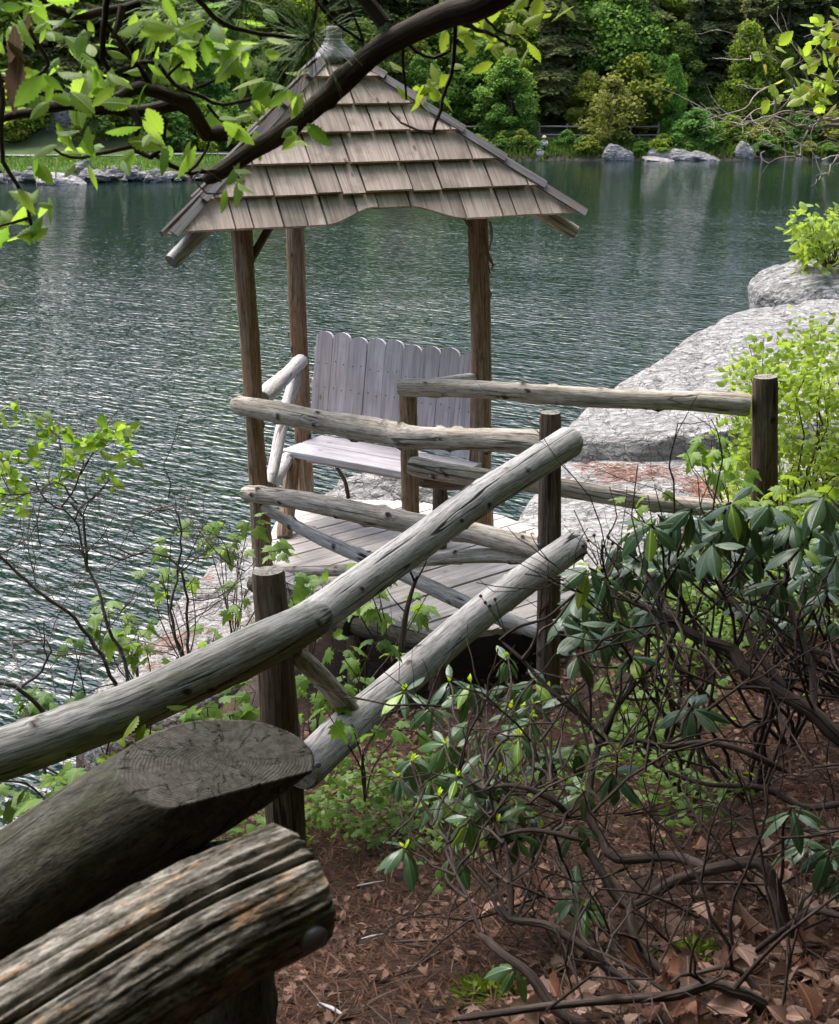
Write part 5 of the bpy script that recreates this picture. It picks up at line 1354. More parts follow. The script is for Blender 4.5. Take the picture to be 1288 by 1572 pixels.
for cx_, cy_, n in [(640, 122, 4), (655, 138, 4), (632, 148, 3), (672, 112, 2), (690, 118, 2), (720, 48, 4), (700, 66, 3), (742, 78, 4), (770, 60, 4), (722, 16, 4), (758, 14, 4), (800, 18, 4), (795, 55, 3), (850, 8, 3), (880, 2, 3), (700, 40, 2), (745, 40, 3), (780, 35, 3), (825, -2, 3)]:
    Y = rl.uniform(2.7, 3.2); c = at(cx_, cy_, Y)
    for k in range(n):
        y = Vector((rl.uniform(-1, 1), rl.uniform(-0.6, 0.6), rl.uniform(-0.9, 0.6))); nrm = Vector((rl.uniform(-0.6, 0.6), rl.uniform(-1, 0.3), rl.uniform(0.2, 1)))
        put_leaf(CH, tree, c + rv(0.025), y, nrm, rl.uniform(0.036, 0.062), (1.25, 1.1, 0.8, 1)); nl += 1
for pts in ([(22, 40), (24, 75), (18, 100), (28, 120)], [(28, 85), (30, 130), (26, 178)], [(44, 20), (44, 48)], [(12, 62), (40, 92)]):
    a, b = at(*pts[0], 2.42), at(*pts[-1], 2.42)
    o = put_leaf(CH, tree, a, b - a, Vector((0.6, -1, 0.1)), (b - a).length, name='withered_leaf', wide=0.75); 
    me = o.data.copy(); me.materials.clear(); me.materials.append(L_dead); o.data = me; o['label'] = 'withered curled brown leaf'
# crown out of the frame, over and behind the viewer
cr = []
rgc = np.random.default_rng(9)
limbs2 = Tubes()
for k in range(64):
    a = rl.uniform(0, 6.28); r_ = rl.uniform(0.4, 3.6); z_ = rl.uniform(8.6, 12.5)
    c = Vector((2.6 + 0.8 * r_ * math.cos(a), 1.2 + 0.85 * r_ * math.sin(a), z_))
    limbs2.add(crook(tb0 + Vector((0, 0.25, rl.uniform(4, 8))), c, 5, 0.06), 0.04, 0.01, 6)
    d = rgc.normal(0, 1, (120, 3)); d /= np.linalg.norm(d, axis=1, keepdims=True); cr.append(d * rgc.uniform(0.2, 1, (120, 1)) ** 0.5 * np.array([0.95, 0.95, 0.6]) + np.array(tuple(c)))
for k in range(40):  # extra unseen clumps ahead of the viewer, placed to shade the near ground
    c = Vector((rl.uniform(-2.6, 1.4), rl.uniform(5.4, 8.2), rl.uniform(9.3, 11.2)))
    limbs2.add(crook(Vector((1.2, 3.4, 9.4)), c, 5, 0.06), 0.03, 0.008, 6)
    d = rgc.normal(0, 1, (110, 3)); d /= np.linalg.norm(d, axis=1, keepdims=True); cr.append(d * rgc.uniform(0.2, 1, (110, 1)) ** 0.5 * np.array([0.8, 0.8, 0.5]) + np.array(tuple(c)))
limbs2.add(crook(tb0 + Vector((0, 0.25, 4.4)), Vector((1.2, 3.4, 9.4)), 5, 0.04), 0.06, 0.035, 8)
limbs2.build('upper_limbs', B_limb, tree)
pos = np.concatenate(cr)
V, F, rn = scatter_leaves([QUAD, QUAD2], pos, rand_basis(rgc, len(pos), 0.7, 0.6), 0.17 * rgc.uniform(0.6, 1.3, len(pos)), rgc)
o = obj('crown', mesh_np('crown', V - np.array(tuple(tree.location)), F, [L_chest], False, {'rnd': rn}), tree); o['kind'] = 'stuff'
# pine sprigs hanging in from above
for (px, py, L, n, lb) in ((266, 12, 0.13, 90, 'bright green pine needle tuft hanging in at the top left'), (478, 58, 0.16, 110, 'dark green pine needle tuft just left of the roof peak'), (376, -4, 0.12, 70, 'pine needle tuft at the top edge between the other two')):
    c = at(px, py, 2.62); t = thing('pine_sprig', lb, 'pine twig', tuple(c))
    tbn = Tubes(); tbn.add([c, c + Vector((0.01, 0.0, 0.05)), c + Vector((0.04, 0.05, 0.30))], 0.003, 0.004, 6); tbn.build('stem', B_limb, t)
    nt_ = Tubes()
    for k in range(n):
        d = (Vector((rl.gauss(-0.2, 0.75), rl.gauss(-0.1, 0.6), rl.gauss(-0.15, 0.65)))).normalized()
        q = c + rv(0.006); nt_.add([q, q + d * L * 0.5 + Vector((0, 0, 0.004)), q + d * L * rl.uniform(0.7, 1.0) - Vector((0, 0, 0.012))], 0.0008, 0.0004, 3)
    nd = nt_.build('needles', L_pine, t); nd['kind'] = 'stuff'
    if px == 266: nd.color = (1.7, 1.6, 0.9, 1)

# ------------------------------------------------------------------ mountain laurel on the right
def whorl(parent, c, size, n, ax=None, tint=(1, 1, 1, 1), bud=False):
    ax = (Vector((0, -0.25, 1)) + rv(0.35)).normalized() if ax is None else ax
    u = ax.orthogonal().normalized(); w = ax.cross(u); a0 = rl.uniform(0, 6.28)
    for k in range(n):
        a = a0 + 6.283 * k / n + rl.uniform(-0.3, 0.3); out_ = u * math.cos(a) + w * math.sin(a)
        y = (out_ + ax * rl.uniform(-0.7, 0.35) - tz * rl.uniform(0.0, 0.6)).normalized()
        sz = size * rl.uniform(0.7, 1.15)
        col = tint if rl.random() > 0.06 else (4.5, 3.4, 1.2, 1)
        put_leaf(RH, parent, c + out_ * 0.008 - ax * rl.uniform(0, 0.015), y, ax + out_ * 0.5 + rv(0.25), sz, col, wide=rl.uniform(0.85, 1.2))
stems_r = [([(1330, 1530), (1238, 1497), (1212, 1440), (1188, 1362), (1160, 1328), (1105, 1332), (1036, 1360), (968, 1388), (930, 1340), (905, 1300)], 2.75, 3.1, 0.026, 0.012),
           ([(1100, 1334), (1036, 1318), (950, 1311), (922, 1282), (910, 1246), (908, 1190), (922, 1144), (946, 1093), (978, 1043), (1012, 1003), (1042, 958), (1052, 900)], 2.95, 3.7, 0.017, 0.007),
           ([(1345, 1180), (1288, 1124), (1255, 1090), (1204, 1056), (1148, 1021), (1125, 997), (1080, 980), (1052, 963), (1012, 941), (967, 924), (925, 905)], 3.2, 3.7, 0.030, 0.008),
           ([(1210, 1058), (1165, 990), (1140, 940), (1110, 900), (1100, 850)], 3.35, 3.75, 0.015, 0.006),
           ([(1255, 1090), (1240, 1020), (1215, 960), (1200, 900), (1215, 850)], 3.3, 3.8, 0.014, 0.006),
           ([(1290, 1010), (1230, 985), (1180, 950), (1160, 905)], 3.4, 3.8, 0.012, 0.005),
           ([(968, 1388), (966, 1420), (990, 1455), (1015, 1490), (1040, 1520)], 2.95, 2.75, 0.012, 0.014),
           ([(922, 1129), (866, 1083), (832, 1049), (800, 1010), (770, 985)], 3.3, 3.5, 0.010, 0.005),
           ([(1205, 1180), (1150, 1150), (1090, 1140), (1030, 1150), (985, 1140), (950, 1150)], 3.2, 3.3, 0.012, 0.006),
           ([(1300, 1230), (1230, 1240), (1160, 1215), (1080, 1210), (1010, 1180)], 3.1, 3.3, 0.012, 0.006),
           ([(1300, 1400), (1240, 1405), (1190, 1430), (1130, 1470), (1060, 1480), (1000, 1450)], 2.7, 2.9, 0.013, 0.006),
           ([(690, 1568), (786, 1549), (899, 1546), (978, 1543), (1040, 1530), (1097, 1518), (1125, 1521), (1159, 1547), (1172, 1585)], 2.45, 2.45, 0.010, 0.019),
           ([(1300, 1580), (1200, 1560), (1150, 1510), (1120, 1480), (1060, 1490)], 2.5, 2.6, 0.012, 0.006)]
laurel = thing('laurel_shrub', 'big tangled laurel shrub with dark glossy leaves filling the right side', 'shrub', tuple(on(1180, 1480, 4.5)))
tips = []; anchors = []
tang = Tubes()
for i, (pts, Y0, Y1, r0, r1) in enumerate(stems_r):
    P = trace(pts, Y0, Y1)
    P = [p + rv(0.012) for p in P]
    r0 *= 0.8; r1 *= 0.8
    log('stem', P, [r0, (r0 + r1) / 2, r1], [B_twig, E_dark], laurel, sides=10, step=0.03, rough=0.10, knots=3, seed=400 + i, wander=0.008)
    C, _ = catmull(P, 0.10)
    anchors += C[2:]
    for p in C[2:]:
        if rl.random() < 0.6:
            twig_tree(tang, p, Vector((rl.uniform(-1, 1), rl.uniform(-0.6, 0.6), rl.uniform(-0.2, 1.1))), rl.uniform(0.16, 0.42), rl.uniform(0.0026, 0.006), rl.choice([1, 2, 2]), 0.8, 0.08, None)
for k in range(80):
    px_, py_ = rl.uniform(820, 1320), rl.uniform(980, 1540); Y = rl.uniform(2.7, 3.9)
    twig_tree(tang, at(px_, py_, Y), Vector((rl.uniform(-1, 1), rl.uniform(-1, 1), rl.uniform(-0.3, 0.8))), rl.uniform(0.2, 0.5), rl.uniform(0.002, 0.005), 1, 0.8, 0.02, None)
wr = [(905, 872), (885, 908), (948, 838), (1000, 806), (1042, 792), (1092, 832), (1108, 815), (1062, 782), (1150, 796), (1190, 815), (1232, 836), (1272, 806), (1282, 856), (1200, 892), (1232, 886), (1146, 922), (990, 846), (930, 886),
      (950, 955), (900, 965), (886, 1005), (972, 1005), (1062, 1085), (942, 908), (868, 942), (1022, 872), (1250, 786), (1182, 776), (1122, 772), (1270, 905), (1246, 1292), (1276, 1302), (1215, 1240), (1285, 1340), (1040, 840), (1160, 850), (1265, 760), (1215, 800), (970, 870), (1010, 930)]
for x, y in wr:
    Y = rl.uniform(3.3, 3.9) if y < 1150 else rl.uniform(2.8, 3.1); c = at(x, y, Y)
    whorl(laurel, c, 0.09 * rl.uniform(0.85, 1.1), rl.choice([6, 7, 7, 8]))
    near_ = sorted(anchors, key=lambda q: (q - c).length + (0.5 if q.z > c.z - 0.05 else 0))[:4]
    tang.add(crook(rl.choice(near_), c, 5, 0.05), 0.005, 0.003, 6, 0.03)
tang.build('tangled_twigs', B_twig, laurel)['kind'] = 'stuff'
# seed heads
sh_ = Tubes(); sb = MB()
for x, y in ((903, 830), (912, 822), (925, 838), (940, 835), (950, 842), (895, 838), (965, 838), (958, 848), (900, 848), (934, 825), (745, 925), (738, 915), (752, 930), (760, 920)):
    c = at(x, y, 3.55); sh_.add([at(925 if x > 800 else 775, 880 if x > 800 else 970, 3.6), c], 0.0012, 0.001, 4)
    ph = [(c + (Vector((math.cos(t) * math.cos(e), math.sin(t) * math.cos(e), math.sin(e)))) * 0.0052) for e in (-1.2, -0.4, 0.4, 1.2) for t in np.linspace(0, 6.28, 7)[:-1]]
    sb.add([tuple(p) for p in ph], [[i * 6 + j, i * 6 + (j + 1) % 6, (i + 1) * 6 + (j + 1) % 6, (i + 1) * 6 + j] for i in range(3) for j in range(6)] + [[18, 19, 20, 21, 22, 23]], 0, True)
sh_.build('seed_stalks', B_twig, laurel)['kind'] = 'stuff'
sb.build('seed_heads', simple('seed_head_brown', (0.055, 0.018, 0.015), 0.8), laurel)['kind'] = 'stuff'

laurel2 = thing('laurel_shrub', 'smaller low laurel with yellow buds beside the lower path rail', 'shrub', tuple(on(760, 1400, 4.15)))
st2 = Tubes(); anch2 = []
base2 = on(800, 1470, 4.35)
for i, (pts, Y0, Y1, r0, r1) in enumerate([([(770, 1388), (786, 1418), (842, 1411), (876, 1428), (910, 1456), (944, 1490), (980, 1514)], 2.8, 2.65, 0.008, 0.013), ([(735, 1432), (770, 1462), (808, 1496), (854, 1535), (910, 1570)], 2.7, 2.5, 0.008, 0.014),
        ([(876, 1254), (854, 1230), (814, 1213), (780, 1206), (745, 1212)], 3.1, 3.15, 0.009, 0.004), ([(786, 1418), (778, 1360), (770, 1300), (755, 1250), (740, 1180)], 2.9, 3.2, 0.007, 0.004), ([(900, 1290), (850, 1275), (800, 1270), (750, 1290)], 3.0, 3.1, 0.008, 0.004),
        ([(735, 1432), (720, 1380), (700, 1340), (680, 1300), (660, 1270)], 2.8, 3.1, 0.005, 0.003)]):
    P_ = [p + rv(0.01) for p in trace(pts, Y0, Y1)]; anch2 += catmull(P_, 0.08)[0]
    log('stem', P_, [r0, r1], [B_twig, E_dark], laurel2, sides=9, step=0.03, rough=0.1, knots=2, seed=450 + i, wander=0.006)
wl = [(780, 1012), (802, 1062), (690, 1046), (662, 1086), (684, 1142), (642, 1182), (702, 1192), (746, 1202), (722, 1252), (762, 1262), (792, 1282), (702, 1312), (880, 1372), (900, 1392), (792, 1486), (940, 1186), (832, 1272), (816, 1102), (736, 1122), (612, 1192), (768, 1150), (720, 1070), (840, 1160), (660, 1232)]
wl += [(rl.uniform(610, 900), rl.uniform(1040, 1350)) for _ in range(24)]
for x, y in wl:
    Y = np.interp(y, [1000, 1250, 1480], [3.7, 3.2, 2.65]) + rl.uniform(-0.12, 0.12); c = at(x, y, float(Y))
    whorl(laurel2, c, 0.08 * rl.uniform(0.8, 1.15), rl.choice([5, 6, 6, 7]), tint=rl.choice([(1, 1, 1, 1), (1.5, 1.4, 1.0, 1), (1.3, 1.3, 0.9, 1)]))
    if rl.random() < 0.6:
        for q in range(3): put_leaf(RH, laurel2, c, Vector((rl.uniform(-0.5, 0.5), rl.uniform(-0.5, 0.3), 1)), rv(), 0.024, (14, 9, 1.5, 1), 'bud', 1.2)
    st2.add(crook(rl.choice(sorted(anch2, key=lambda q: (q - c).length + (0.4 if q.z > c.z - 0.03 else 0))[:3]), c, 5, 0.05), 0.0045, 0.0026, 6, 0.03)
for k in range(70):
    c = at(rl.uniform(640, 960), rl.uniform(1080, 1420), rl.uniform(2.9, 3.5)); twig_tree(st2, c, rv() + Vector((0, 0, 0.3)), rl.uniform(0.12, 0.3), rl.uniform(0.0015, 0.0035), 1, 0.8, 0.0)
st2.build('tangled_twigs', B_twig, laurel2)['kind'] = 'stuff'

laurel3 = thing('laurel_shrub', 'leafy laurel crowding the foot of the thick right post behind the big one', 'shrub', tuple(on(1180, 900, 3.8)))
st3 = Tubes()
feet = []
for k in range(16):
    fx_, fy_ = rl.uniform(0.6, 2.3), rl.uniform(4.3, 5.6); feet.append(Vector((fx_, fy_, gh(fx_, fy_) - 0.03)))
for k in range(46):
    x = rl.uniform(880, 1300); y = rl.uniform(770, 960) if x > 960 else rl.uniform(850, 980)
    c = at(x, y, rl.uniform(3.9, 4.7)); whorl(laurel3, c, 0.088 * rl.uniform(0.8, 1.15), rl.choice([5, 6, 6, 7]))
    ft = rl.choice(sorted(feet, key=lambda q: (q - c).length)[:7])
    st3.add(crook(ft, c, 7, 0.035), 0.009, 0.003, 6, 0.05)
st3.build('stems', B_twig, laurel3)['kind'] = 'stuff'

# ------------------------------------------------------------------ left bank: twiggy shrubs and maple saplings
shrubL = thing('twiggy_shrub', 'bare twiggy shrub with pale new leaves standing over the water at the left', 'shrub', tuple(at(190, 1060, 5.3)))
tl = Tubes(); tipsL = []
for pts, Y0, Y1, r0, r1 in [([(200, 1090), (175, 1046), (150, 990), (120, 955), (70, 920), (0, 856), (-40, 820)], 5.2, 4.9, 0.013, 0.009),
        ([(210, 1080), (190, 1022), (160, 960), (146, 900), (130, 868), (118, 800), (112, 770)], 5.3, 5.5, 0.013, 0.008), ([(130, 868), (118, 800), (92, 776), (70, 770), (50, 745)], 5.4, 5.3, 0.008, 0.004),
        ([(92, 776), (105, 760), (120, 730), (122, 705), (100, 690), (85, 672)], 5.4, 5.4, 0.006, 0.003), ([(112, 770), (90, 740), (60, 748), (20, 752), (-10, 760)], 5.4, 5.2, 0.006, 0.004),
        ([(290, 1040), (262, 940), (275, 880), (278, 812), (264, 772), (240, 780), (210, 800)], 5.5, 5.6, 0.012, 0.004), ([(293, 1040), (291, 950), (288, 900), (280, 868)], 5.5, 5.55, 0.011, 0.008),
        ([(279, 868), (250, 855), (216, 845), (182, 856), (150, 842), (120, 836), (60, 840)], 5.5, 5.2, 0.007, 0.003), ([(278, 812), (250, 804), (230, 776), (208, 770)], 5.5, 5.6, 0.004, 0.002),
        ([(262, 772), (258, 740), (250, 712)], 5.5, 5.5, 0.004, 0.002), ([(60, 1100), (42, 1060), (15, 1052), (-20, 1046)], 4.6, 4.5, 0.014, 0.011), ([(42, 1060), (70, 1020), (80, 995), (60, 985), (20, 985)], 4.6, 4.6, 0.009, 0.004),
        ([(70, 1200), (52, 1130), (40, 1090)], 4.5, 4.6, 0.012, 0.010), ([(115, 1205), (80, 1180), (20, 1172)], 4.5, 4.4, 0.008, 0.006), ([(70, 1230), (30, 1205), (-10, 1190)], 4.4, 4.3, 0.007, 0.006),
        ([(275, 880), (310, 855), (350, 862), (372, 840)], 5.5, 5.7, 0.004, 0.002), ([(280, 940), (330, 920), (365, 890), (400, 850)], 5.5, 5.6, 0.004, 0.002)]:
    P = [p + rv(0.02) for p in trace(pts, Y0, Y1)]
    C, _ = catmull(P, 0.05); tl.add([c + rv(0.006) for c in C], r0 * 0.68, r1 * 0.68, 7)
    for p in C[3:]:
        if rl.random() < 0.62: twig_tree(tl, p, Vector((rl.uniform(-1, 1), rl.uniform(-0.5, 0.5), rl.uniform(-0.3, 0.8))), rl.uniform(0.14, 0.38), rl.uniform(0.0016, 0.0036), rl.choice([1, 2, 2]), 0.75, 0.02, tipsL)
tl.build('branches', wood_log('grey_twig_bark', (0.20, 0.165, 0.15), (0.11, 0.085, 0.075), (0.035, 0.026, 0.022), None, 0, None, 0, 0), shrubL)
for x, y, n in [(10, 632, 4), (42, 636, 3), (66, 652, 5), (60, 690, 4), (90, 662, 4), (102, 702, 5), (122, 682, 5), (150, 672, 6), (174, 666, 6), (196, 664, 5), (202, 706, 4), (172, 738, 4), (16, 732, 6), (26, 756, 5), (2, 770, 5), (40, 702, 4), (112, 722, 4), (86, 742, 3), (190, 690, 4), (8, 710, 5), (140, 690, 4), (30, 780, 3), (55, 725, 3)]:
    c = at(x, y, rl.uniform(5.1, 5.6))
    for k in range(n * 2):
        put_leaf(CH, shrubL, c + rv(0.035), Vector((rl.uniform(-1, 1), rl.uniform(-0.6, 0.6), rl.uniform(-0.5, 0.9))), Vector((rl.uniform(-0.8, 0.8), rl.uniform(-0.8, 0.4), rl.uniform(0.1, 1))), rl.uniform(0.036, 0.066), rl.choice([(1.1, 1.1, 0.9, 1), (0.85, 1.0, 0.8, 1), (1.3, 1.2, 1.1, 1)]), wide=1.25)
def sapling(label, spots, Yr, size, foot, stem=0.004, tint=(1, 1, 1, 1), per=(3, 5), name='maple_sapling', cat='sapling', meshes=None):
    f = on(foot[0], foot[1], 3.0) if len(foot) == 2 else at(*foot)
    t = thing(name, label, cat, tuple(f)); tb_ = Tubes()
    for x, y in spots:
        c = at(x, y, rl.uniform(*Yr)); q = f.lerp(c, 0.45) + rv(0.05)
        tb_.add([f, q, c], stem, stem * 0.5, 5, 0.05)
        for k in range(rl.randint(*per)):
            d = Vector((rl.uniform(-1, 1), rl.uniform(-1, 0.6), rl.uniform(-0.35, 0.35))); s_ = size * rl.uniform(0.6, 1.15)
            e = c + d.normalized() * s_ * 0.6 + rv(0.02); tb_.add([c, e], stem * 0.3, stem * 0.2, 3)
            put_leaf(meshes or MP, t, e, d - tz * 0.25, Vector((rl.uniform(-0.5, 0.5), rl.uniform(-0.7, 0.3), 1)), s_, tint)
    tb_.build('stems', B_twig, t)
    return t
sapling('bright maple sapling on the shore rock left of the near post', [(165, 925), (185, 950), (212, 958), (170, 972), (200, 985), (150, 945), (222, 985)], (5.7, 6.1), 0.085, (215, 1060, 5.9))
sapling('maple sapling with loose leaves below the left roof post', [(232, 890), (248, 878), (262, 835), (292, 886), (240, 1000), (255, 905)], (5.8, 6.2), 0.080, (285, 1030, 6.0))
sapling('maple sapling against the water just left of the roof post', [(310, 802), (335, 826), (352, 806), (366, 850), (382, 802), (345, 838), (412, 832), (425, 850)], (6.2, 6.8), 0.085, (360, 990, 6.5))
sapling('dark leaved maple shoots between the bare stems at far left', [(130, 1062), (112, 982), (132, 972), (62, 1092), (40, 1075), (260, 1062), (75, 1070)], (5.0, 5.3), 0.075, (110, 1160, 5.1), tint=(0.7, 0.8, 0.7, 1))
sapling('maple seedlings under the upper path rail right of shore rock', [(330, 968), (346, 1000), (300, 1010), (370, 960), (355, 930), (318, 985), (378, 905)], (6.0, 6.6), 0.08, (345, 1060, 6.2))
sapling('leafy maple seedlings under the path rail left of the near post', [(285, 1096), (318, 1086), (352, 1098), (382, 1084), (402, 1100), (335, 1110), (362, 1075), (392, 1062), (300, 1075), (270, 1110), (425, 1080)], (4.7, 5.4), 0.095, (360, 1190, 5.0), tint=(0.9, 0.95, 0.8, 1), per=(3, 4))
sapling('yellow green leaves just above the sawn log end', [(215, 1118), (182, 1130), (155, 1148), (235, 1092), (200, 1140), (170, 1118)], (3.9, 4.2), 0.085, (190, 1220, 4.1), tint=(1.15, 1.05, 0.6, 1), meshes=CH)
sapling('green leafy shoots between the two left logs at the picture edge', [(92, 1190), (42, 1226), (112, 1200), (12, 1262), (70, 1215), (22, 1205), (130, 1175), (55, 1250), (5, 1235)], (3.7, 4.3), 0.075, (60, 1300, 4.0))
sapling('maple shoots rising by the short near post top', [(452, 908), (480, 888), (462, 932), (495, 900), (440, 895)], (5.3, 5.7), 0.09, (470, 1050, 5.5))
sapling('maple shoots in front of the deck between the crossed rails', [(545, 932), (562, 905), (585, 925), (605, 950), (552, 865), (530, 905), (640, 935), (655, 915), (575, 880)], (5.8, 6.4), 0.09, (600, 1020, 6.1))
sapling('maple seedlings under the deck edge beside the diagonal brace', [(520, 1000), (560, 1012), (590, 1040), (545, 1040), (575, 985), (505, 965), (600, 1005), (535, 1062), (610, 1060)], (5.2, 5.8), 0.085, (560, 1100, 5.4), tint=(0.75, 0.85, 0.7, 1))
sapling('maple leaves hanging over the lower rail near its bolt', [(505, 1098), (540, 1112), (592, 1100), (620, 1118), (575, 1125)], (3.9, 4.3), 0.07, (560, 1230, 4.2), tint=(0.85, 0.95, 0.8, 1), per=(2, 2))
sapling('maple seedlings right of the near post below the brace', [(475, 1062), (500, 1075), (470, 1092), (520, 1058), (490, 1045)], (4.9, 5.2), 0.08, (495, 1150, 5.0), tint=(0.9, 0.95, 0.8, 1))
sapling('oak seedling in front of the right post on the ledge', [(1082, 702), (1102, 722), (1072, 686), (1130, 742), (1092, 676), (1145, 720), (1120, 700), (1062, 715)], (7.2, 7.6), 0.11, (1120, 800, 7.4), tint=(1.1, 1.1, 0.9, 1))
sapling('pale sapling against the granite slab left of the thick right post', [(1160, 560), (1182, 572), (1150, 530), (1145, 548), (1190, 545), (1172, 520), (1158, 598), (1200, 580), (1150, 600)], (8.6, 9.0), 0.085, (1190, 680, 8.8), tint=(1.5, 1.25, 0.9, 1))
sapling('lobed green plant at the foot of the thick right post', [(1150, 770), (1180, 765), (1210, 775), (1240, 768), (1270, 760), (1200, 745), (1130, 780), (1260, 782), (1165, 790), (1225, 795), (1280, 745)], (5.6, 6.4), 0.10, (1200, 860, 6.0), tint=(1.25, 1.15, 0.9, 1), per=(3, 5))
sapling('small leaves on thin stalks above the lower right rail', [(985, 790), (995, 760), (970, 775), (1010, 800), (1005, 745)], (5.6, 6.2), 0.075, (1010, 880, 5.9), tint=(1.2, 1.1, 0.9, 1), per=(1, 2))
# bare dark sapling stump before the deck
ds = thing('bare_sapling', 'dark bare forked stem standing before the deck between the rails', 'sapling', tuple(at(616, 1000, 5.6)))
log('stem', trace([(616, 1000), (622, 950), (630, 915), (640, 885)], 5.6), [0.014, 0.010, 0.007], [B_twig, E_dark], ds, sides=9, step=0.03, rough=0.12, knots=2, seed=5)
t_ = Tubes(); t_.add(trace([(633, 905), (640, 890), (652, 868), (655, 858)], 5.6), 0.006, 0.002, 6, 0.02); t_.add(trace([(636, 892), (628, 872), (626, 862)], 5.6), 0.006, 0.003, 6, 0.02); t_.add(trace([(622, 940), (600, 915), (590, 895)], 5.6), 0.004, 0.001, 5, 0.02); t_.add(trace([(625, 930), (642, 918)], 5.6), 0.003, 0.001, 5); t_.build('fork', B_twig, ds)
ub = Tubes(); ub.add(trace([(508, 704), (520, 722), (530, 740), (535, 765)], 9.8), 0.012, 0.016, 7, 0.03)
tag(ub.build('dead_stick', B_twig, None, tuple(at(535, 765, 9.8))), 'dark curved stick rising behind the deck under the bench', 'stick')

# ------------------------------------------------------------------ bright shrub behind the thick right post
rgb = np.random.default_rng(15)
bush = thing('bright_shrub', 'dense yellow green shrub right of the thick post', 'shrub', tuple(on(1250, 780, 3.5)))
bt = Tubes(); P = []
for k in range(130):
    px_ = rl.uniform(1135, 1420); py_ = rl.uniform(505 + max(0, (1240 - px_)) * 0.7, 790); Y = rl.uniform(8.3, 9.9)
    c = at(px_, py_, Y)
    if rl.random() < 0.45: bt.add(crook(Vector((c.x * 0.85 + 0.5, 9.0, 3.4)), c, 5, 0.07), 0.008, 0.003, 5)
    n = 46; d = rgb.normal(0, 1, (n, 3)); P.append(d * np.array([0.10, 0.10, 0.075]) + np.array(tuple(c)))
pos = np.concatenate(P)
SM = [strip_leaf(1.0, ovate(5, 0.30, 0.5), 0.3, 0.2)]
V, F, rn = scatter_leaves(SM, pos, rand_basis(rgb, len(pos), 0.6, 0.6), 0.058 * rgb.uniform(0.6, 1.3, len(pos)), rgb)
o = obj('foliage', mesh_np('foliage', V - np.array(tuple(bush.location)), F, [L_bush], True, {'rnd': rn}), bush); o['kind'] = 'stuff'
bt.build('branches', B_twig, bush)
# small leafy shrub on the rounded boulder, upper right
b2 = thing('small_shrub', 'small pale leafy shrub above the rounded boulder at the right edge', 'shrub', tuple(at(1275, 410, 20.5)))
P = []; bt = Tubes()
for k in range(26):
    c = at(rl.uniform(1228, 1330), rl.uniform(340, 400), rl.uniform(19.5, 21)); n = 22; P.append(rgb.normal(0, 0.12, (n, 3)) + np.array(tuple(c))); bt.add(crook(at(1275, 412, 20.5), c, 4, 0.05), 0.012, 0.004, 4)
pos = np.concatenate(P); V, F, rn = scatter_leaves(SM, pos, rand_basis(rgb, len(pos), 0.6, 0.6), 0.15 * rgb.uniform(0.6, 1.3, len(pos)), rgb)
o = obj('foliage', mesh_np('foliage', V - np.array(tuple(b2.location)), F, [L_bush], True, {'rnd': rn}), b2); o['kind'] = 'stuff'
bt.build('branches', B_twig, b2)
# bank tree reaching in at the upper right
bank = thing('bank_tree', 'pale bare branched tree with yellow leaf tufts reaching in at upper right', 'tree', (4.9, 9.6, gh(4.9, 9.6)))
bb = Vector((4.9, 9.6, gh(4.9, 9.6)))
log('trunk', [bb - tz * 0.3, bb + Vector((-0.1, 0, 1.6)), bb + Vector((-0.3, 0.1, 3.4)), bb + Vector((-0.2, 0.2, 5.5))], [0.13, 0.10, 0.07, 0.03], [B_bark, E_dark], bank, sides=14, step=0.1, seed=95)
bk = Tubes()
for pts, r0, r1 in [([(1420, 210), (1340, 195), (1288, 192), (1250, 196), (1215, 190), (1190, 178)], 0.030, 0.010), ([(1215, 190), (1214, 160), (1218, 130), (1200, 98), (1185, 82), (1178, 68)], 0.012, 0.005), ([(1190, 90), (1160, 84), (1150, 95)], 0.006, 0.003),
        ([(1188, 178), (1186, 135), (1165, 142), (1140, 165), (1120, 175), (1086, 186)], 0.011, 0.004), ([(1200, 160), (1160, 170), (1142, 185), (1143, 206)], 0.010, 0.004), ([(1300, 180), (1260, 186), (1240, 200), (1232, 222), (1226, 240), (1222, 228)], 0.014, 0.006),
        ([(1400, 150), (1300, 130), (1260, 120), (1230, 110)], 0.022, 0.008), ([(1400, 60), (1310, 40), (1280, 35), (1262, 40)], 0.02, 0.008), ([(1400, 250), (1300, 236), (1272, 262), (1250, 272)], 0.016, 0.005), ([(1300, 205), (1255, 205)], 0.008, 0.004), ([(1240, 125), (1228, 95), (1230, 80)], 0.007, 0.003),
        ([(1280, 262), (1262, 270), (1246, 285)], 0.006, 0.003), ([(1300, 195), (1255, 178), (1200, 172), (1150, 190), (1120, 192)], 0.01, 0.004)]:
    C, _ = catmull(trace(pts, 9.3, 9.0), 0.05); bk.add([c + rv(0.012) for c in C], r0 * 0.75, r1 * 0.75, 7)
    for p in C[4:]:
        if p.x < 3.4 and rl.random() < 0.34: twig_tree(bk, p, Vector((rl.uniform(-1, 0.6), rl.uniform(-0.5, 0.5), rl.uniform(-0.6, 0.6))), rl.uniform(0.15, 0.4), rl.uniform(0.003, 0.005), 1, 0.8, 0.0)
bk.add([bb + Vector((-0.2, 0, 2.6)), at(1420, 210, 9.3)], 0.04, 0.03, 8); bk.add([bb + Vector((-0.3, 0.1, 3.3)), at(1400, 60, 9.3)], 0.04, 0.02, 8); bk.add([bb + Vector((-0.25, 0, 3.0)), at(1400, 150, 9.3)], 0.04, 0.02, 8); bk.add([bb + Vector((-0.2, 0, 2.3)), at(1400, 250, 9.3)], 0.03, 0.02, 8)
bk.build('branches', B_pale, bank)
